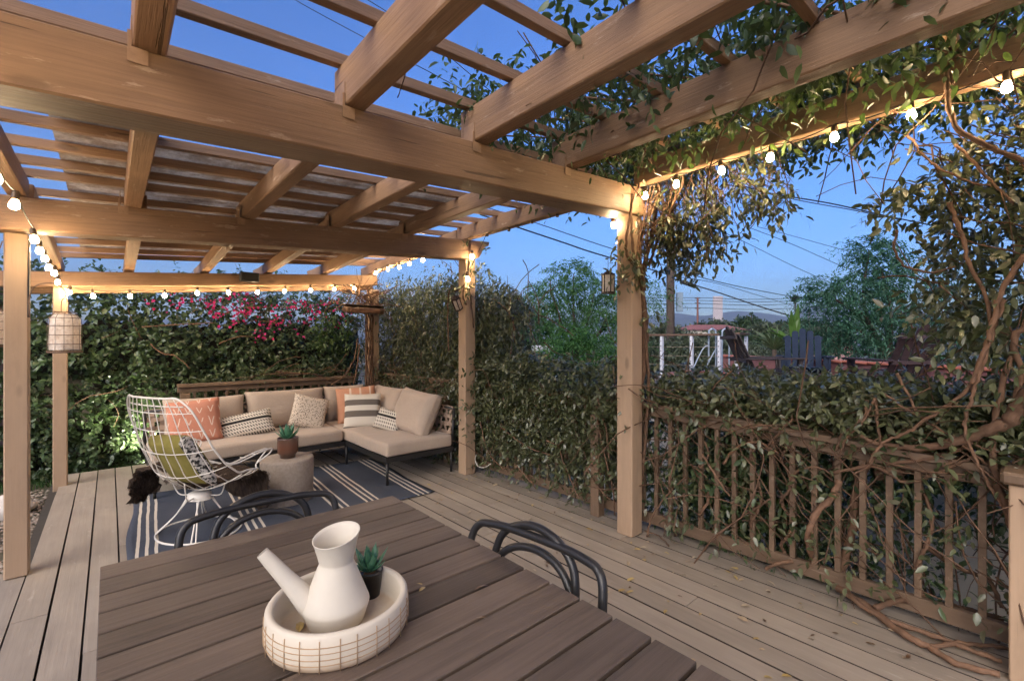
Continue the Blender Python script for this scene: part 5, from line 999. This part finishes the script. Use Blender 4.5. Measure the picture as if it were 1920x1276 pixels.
hp = [(-2600, 600), (-800, 596), (300, 598), (700, 594), (900, 596), (1040, 592), (1180, 592), (1250, 589), (1275, 587), (1300, 590), (1330, 592), (1350, 588), (1375, 583), (1390, 581), (1405, 583), (1425, 587), (1445, 590), (1470, 592), (1492, 588), (1505, 579), (1530, 576), (1560, 575), (1600, 581), (1660, 577), (1760, 584), (1900, 579), (2400, 588), (4500, 596)]
xs_ = np.linspace(-2500, 4400, 420); yb = np.interp(xs_, [a for a, _ in hp], [b for _, b in hp])+1.2*np.sin(xs_*.31)+.8*np.sin(xs_*.83+1)
v = []
for px, y in zip(xs_, yb):
    for d_, fr_ in ((5200, 0), (5600, .35), (6200, .75), (7000, 1.0)):
        q = far(px, y, d_); zt_ = far(px, y, 7000)[2]; v.append((q[0], q[1], -60+(zt_+60)*fr_+30*math.sin(px*.05+d_)*(.2 < fr_ < .9)))
f = [(i*4+j, (i+1)*4+j, (i+1)*4+j+1, i*4+j+1) for i in range(len(xs_)-1) for j in range(3)]
tag(mesh('hills', v, f, plain('chaparral', (.07, .08, .06), .9, 0, .3, .003), None, True), kind='structure')
# ---- trees
def tree(name, label, base_, clumps, leaf, mat, n=120, K=12, frond=.5, trunk_r=.12, cat='tree', group='trees beyond the terrace', wr=.36, droop=.3, lod=0, dirv=(0, 0, .1), bark=None, stems=True):
    """clumps: (x, y, z, rx, rz); each limb ends in a clump of leafy shoots"""
    t_ = thing(name, label, cat, (0, 0, 0), 0, group); b0 = np.array(base_, float); sets = []
    C0 = np.array([c[:3] for c in clumps]); mid = C0.mean(0); fork = b0*.45+mid*.55; fork[2] = b0[2]+(C0[:, 2].min()-b0[2])*.8
    if stems:
        MB().tube(spline([b0, b0*.6+fork*.4+rng.normal(size=3)*.08, fork], 6), np.linspace(trunk_r, trunk_r*.6, 13), 10).build('trunk', bark or BARKD, t_, True)
        mb = MB()
        for c in C0: mb.tube(spline([fork, fork*.5+c*.5+rng.normal(size=3)*.12, c], 5), np.linspace(trunk_r*.5, trunk_r*.10, 11), 6)
        mb.build('limbs', bark or BARKD, t_, True)
    for (x, y, z, rx, rz) in clumps:
        O = rng.normal(size=(n, 3)); O /= np.linalg.norm(O, axis=1)[:, None]; rr = rng.uniform(.25, 1, n)**.6; U = O*rr[:, None]; P0 = np.array([x, y, z])+U*np.array([rx, rx, rz])
        sets.append(sprigs(P0, O*.9+rng.normal(size=(n, 3))*.4+np.array(dirv), rng.uniform(.6, 1.2, n)*frond, K, leaf, droop, wr, lod=lod))
    ob = foliage('crown', sets, mat, t_, lod); return t_
JAC = leafmat('jacaranda_leaf', [(.03, .085, .025), (.055, .14, .04), (.09, .20, .06), (.04, .11, .03)], .5, .3)
TEAL = leafmat('feathery_leaf', [(.022, .075, .045), (.045, .13, .08), (.08, .19, .12), (.03, .09, .055)], .5, .3)
GREYG = leafmat('grey_green_leaf', [(.05, .07, .045), (.085, .105, .065), (.12, .14, .09)], .5, .2); DKG = leafmat('dark_tree_leaf', [(.03, .055, .03), (.05, .085, .04), (.07, .11, .05)], .5, .2)
def C(px, py, d, rx, rz): q = far(px, py, d); return (q[0], q[1], q[2], rx, rz)
tree('jacaranda_tree', 'green jacaranda with feathery layered crown between the two right posts', far(1075, 760, 13), [C(1075, 512, 13, .55, .16), C(1035, 545, 13, .6, .14), C(1115, 548, 12.8, .7, .18), C(1010, 580, 12.8, .6, .14), C(1065, 578, 13.2, .7, .16), C(1140, 585, 12.6, .7, .22), C(1190, 555, 13, .8, .35), C(995, 612, 13, .5, .12), C(1045, 618, 12.6, .6, .14), C(1125, 625, 12.5, .8, .22), C(1160, 655, 12.5, .7, .3), C(1090, 655, 12.8, .7, .2)], .10, JAC, 105, 18, .62, .12, wr=.32, droop=.5)
tree('ferny_shrub', 'bright green ferny shrub below the jacaranda', far(1070, 780, 10), [C(1060, 670, 10, .6, .3), C(1100, 660, 10, .5, .3), C(1030, 690, 9.5, .5, .25), C(1130, 690, 9.6, .6, .3), C(1075, 640, 10.3, .4, .25)], .085, leafmat('fern_leaf', [(.03, .09, .02), (.06, .15, .035), (.09, .20, .05)], .5, .35), 90, 13, .38, .06, cat='shrub')
tree('feathery_tree', 'blue green feathery tree behind the adirondack chairs', far(1660, 760, 10.5), [C(1560, 600, 10.6, .55, .35), C(1600, 570, 10.4, .6, .4), C(1640, 610, 10.2, .7, .45), C(1690, 580, 10.2, .7, .45), C(1740, 620, 10, .8, .5), C(1580, 640, 10.8, .6, .35), C(1660, 650, 10.4, .8, .4), C(1620, 540, 10.6, .4, .25), C(1790, 570, 10, .8, .6), C(1830, 640, 10, .8, .5), C(1650, 500, 10.5, .35, .3), C(1720, 520, 10.4, .6, .4), C(1630, 470, 10.5, .25, .2), C(1880, 600, 10, .8, .7), C(1540, 545, 10.6, .25, .12)], .10, TEAL, 90, 18, .62, .12, wr=.32, droop=.5)
tree('willowy_shrub', 'grey green willowy shrubs behind the cable railing', far(1330, 800, 13), [C(1290, 666, 13, .8, .5), C(1330, 656, 13.5, .8, .5), C(1380, 676, 13, .8, .5), C(1230, 676, 13, .7, .5), C(1420, 676, 14, .6, .4), C(1350, 696, 12.5, .9, .4), C(1260, 706, 12.5, .8, .4)], .16, GREYG, 300, 10, .5, .10, cat='shrub', wr=.28, droop=.7)
tree('dark_tree', 'teal shrub right of the middle post above the hedge', far(930, 760, 9), [C(925, 640, 9, .35, .3), C(950, 655, 9, .35, .2), C(905, 650, 9, .3, .3), C(980, 680, 9, .35, .18)], .07, TEAL, 90, 10, .30, .04, cat='shrub')
for k, (px, py, d, rx, rz, lb) in enumerate(((1400, 592, 60, 2.2, 1.9, 'round dark tree right of the office tower'), (1335, 602, 45, 2.4, 1.6, 'broad dark green tree in front of the office tower'), (1300, 606, 50, 2.0, 1.4, 'dark tree left of the office tower base'), (1440, 600, 55, 2.6, 1.6, 'spreading tree in front of the blue hills'), (1478, 597, 70, 2.4, 2.0, 'dark tree left of the far palm'), (1515, 600, 60, 2.6, 1.8, 'tree right of the far palm, under the hills'), (1460, 618, 30, 2.0, 1.1, 'lower green tree behind the blue chair'), (1545, 612, 34, 1.8, 1.4, 'olive tree beside the feathery tree'), (1375, 616, 28, 1.3, .7, 'small tree behind the grab hoops'), (1240, 610, 35, 2.2, 1.5, 'tree just left of the timber pole'), (990, 628, 26, 1.6, 1.0, 'dull tree beside the brick building'), (940, 600, 30, 2.0, 1.6, 'hazy tree right of the middle post'), (1205, 640, 24, 1.6, 1.0, 'tree behind the near post'))):
    tree('distant_tree', lb, far(px, 720, d), [C(px+rng.uniform(-9, 9), py+22+rng.uniform(-4, 6), d, rx*.7, rz*.5) for _ in range(5)], .34*d/50+.05, DKG if k % 2 == 0 else GREYG, 110, 7, .6*d/50+.2, .2, group='distant trees', wr=.55)
pt = thing('palm_tree', 'far fan palm with a round head on a thin trunk against the hills', 'palm', (0, 0, 0), 0, 'distant trees'); q = far(1491, 560, 150); MB().tube([(q[0], q[1], -30), (q[0], q[1], q[2])], [.35, .25], 8).build('trunk', BARKD, pt, True)
n = 160; Dv = unit(n)+np.array([0, 0, .15]); bo = bigmesh('fronds', *leafmesh(np.repeat(q[None], n, 0), Dv, unit(n), rng.uniform(1.2, 2.0, n), .45, 0), DKG, pt); tag(bo, kind='stuff')
for k, (px, py, d, lb) in enumerate(((1499, 585, 220, 'tiny far palm right of the tall one'), (1517, 583, 230, 'tiny far palm against the right hill'), (1409, 588, 200, 'tiny far palm left of the sagging cable'))):
    t_ = thing('palm_tree', lb, 'palm', (0, 0, 0), 0, 'distant trees'); q = far(px, py, d); MB().tube([(q[0], q[1], -30), tuple(q)], [.3, .25], 6).build('trunk', BARKD, t_, True); n = 60; bigmesh('fronds', *leafmesh(np.repeat(q[None], n, 0), unit(n)+np.array([0, 0, .2]), unit(n), rng.uniform(.8, 1.3, n), .4, 0), DKG, t_)['kind'] = 'stuff'
def spiky(label, c, n, L, wd, mat, name, up_=.9, spread=1.):
    t_ = thing(name, label, 'plant', (0, 0, 0)); a = rng.uniform(0, 6.28, n); e = rng.uniform(.1, 1.4, n); Dv = np.stack([np.cos(a)*np.cos(e)*spread, np.sin(a)*np.cos(e)*spread, np.sin(e)*up_+.1], 1)
    MB().tube([(c[0], c[1], c[2]-1.8), tuple(c)], .045, 8).build('trunk', BARKD, t_, True)
    for k in range(n):
        V, F = leafmesh(np.array([c]), Dv[k:k+1], unit(1)*.5+np.array([[0, 0, 1.]]), np.array([L*rng.uniform(.7, 1.1)]), np.array([wd]), 1); mesh('leaf', V, F, mat, t_)
    return t_
FAN = leafmat('fan_leaf', [(.06, .10, .05), (.11, .16, .08), (.16, .20, .12)], .45, .3)
spiky('spiky fan palm behind the left adirondack chair', far(1452, 655, 9.6), 70, .62, .045, FAN, 'fan_palm'); spiky('broad bladed banana like plant behind the blue chair', far(1492, 650, 9.4), 9, .85, .16, leafmat('banana_leaf', [(.07, .15, .03), (.12, .22, .05)], .4, .4), 'bird_of_paradise', 2.2, .45)
# ---- a few roofs among the trees
def house(label, px, py, d, w_, h_, wall, roof, pitched=True):
    q = far(px, py, d); h = thing('distant_house', label, 'house', tuple(q-np.array([0, 0, 0])), -YAW, 'houses among the trees'); a = w_/2; dp = w_*.8
    MB().box((-a, 0, -h_-6), (a, dp, -h_*.35)).build('wall', wall, h)
    if pitched: mesh('roof', [(-a-.3, -.3, -h_*.36), (a+.3, -.3, -h_*.36), (a+.3, dp+.3, -h_*.36), (-a-.3, dp+.3, -h_*.36), (-a*.6, dp/2, 0), (a*.6, dp/2, 0)], [(0, 1, 5, 4), (2, 3, 4, 5), (1, 2, 5), (3, 0, 4), (3, 2, 1, 0)], roof, h)
    else: MB().box((-a-.15, -.15, -h_*.349), (a+.15, dp+.15, -h_*.2)).build('roof', roof, h)
    for x in (-.5, .0, .5):
        wf = MB().box((x*a-.45, -.03, -h_*.9), (x*a+.45, -.005, -h_*.55)).build('window', WHITEM, h); MB().box((x*a-.38, -.045, -h_*.87), (x*a+.38, -.031, -h_*.58)).build('pane', plain('dark_pane', (.03, .04, .06), .1), wf)
ROOFR = plain('red_roof', (.26, .10, .085), .85, 0, .2, 3)
house('house with a low red roof left of the grab hoops', 1345, 607, 40, 5.0, 1.5, STUCCO, ROOFR); house('brick building with pale flat roof right of the middle post', 985, 632, 24, 2.6, 2.2, plain('brick_far', (.30, .12, .10), .9, 0, .3, 8), plain('pale_roof', (.5, .52, .55), .8), False); house('small pink white block far beyond the brick building', 972, 597, 130, 5.0, 4.5, plain('pink_white', (.7, .55, .5), .8), plain('pale_roof2', (.6, .55, .52), .8), False)
house('pale house with grey roof behind the spreading tree', 1425, 613, 60, 5, 1.8, STUCCO, plain('grey_roof', (.3, .3, .34), .8)); house('pink house glimpsed between fan palm and banana plant', 1545, 628, 40, 5, 1.8, plain('pink_wall', (.55, .30, .28), .85), ROOFR)
# ---- white garden walls seen down through the balusters
gw = thing('garden_wall', 'bright cream garden wall seen low between the railing balusters', 'wall', (0, 0, 0)); block('panel', (5.0, -2.6, -1.3), (5.0, 1.35, -1.3), .12, 2.9, plain('white_wall', (.82, .77, .68), .8, 0, .05, 4), gw, .005)
for y in (1.30, .35, -.55): block('pier', (4.90, y, -2.7), (4.90, y, .02), .20, .20, WHITEM, gw, .006, up=(0, 1, 0))
pv_ = tag(mesh('path', [(3.5, -6, -2.69), (4.93, -6, -2.69), (4.93, 3, -2.69), (3.5, 3, -2.69)], [(0, 1, 2, 3)], plain('tan_soil', (.42, .30, .20), .9, 0, .2, 8)), kind='structure')
# ================================================================ evening haze
hz_ = MB().box((-8600, -8600, -75), (8600, 8600, 900)).build('haze', None); tag(hz_, kind='stuff')
m = bpy.data.materials.new('evening_air'); m.use_nodes = True; t = m.node_tree; t.nodes.remove(t.nodes['Principled BSDF']); pvn = node(t, 'ShaderNodeVolumePrincipled')
pvn.inputs['Color'].default_value = (.66, .78, 1, 1); pvn.inputs['Density'].default_value = 1.1e-4; pvn.inputs['Anisotropy'].default_value = .2; t.links.new(pvn.outputs[0], t.nodes['Material Output'].inputs['Volume']); hz_.data.materials.append(m)
sc.cycles.volume_bounces = 0
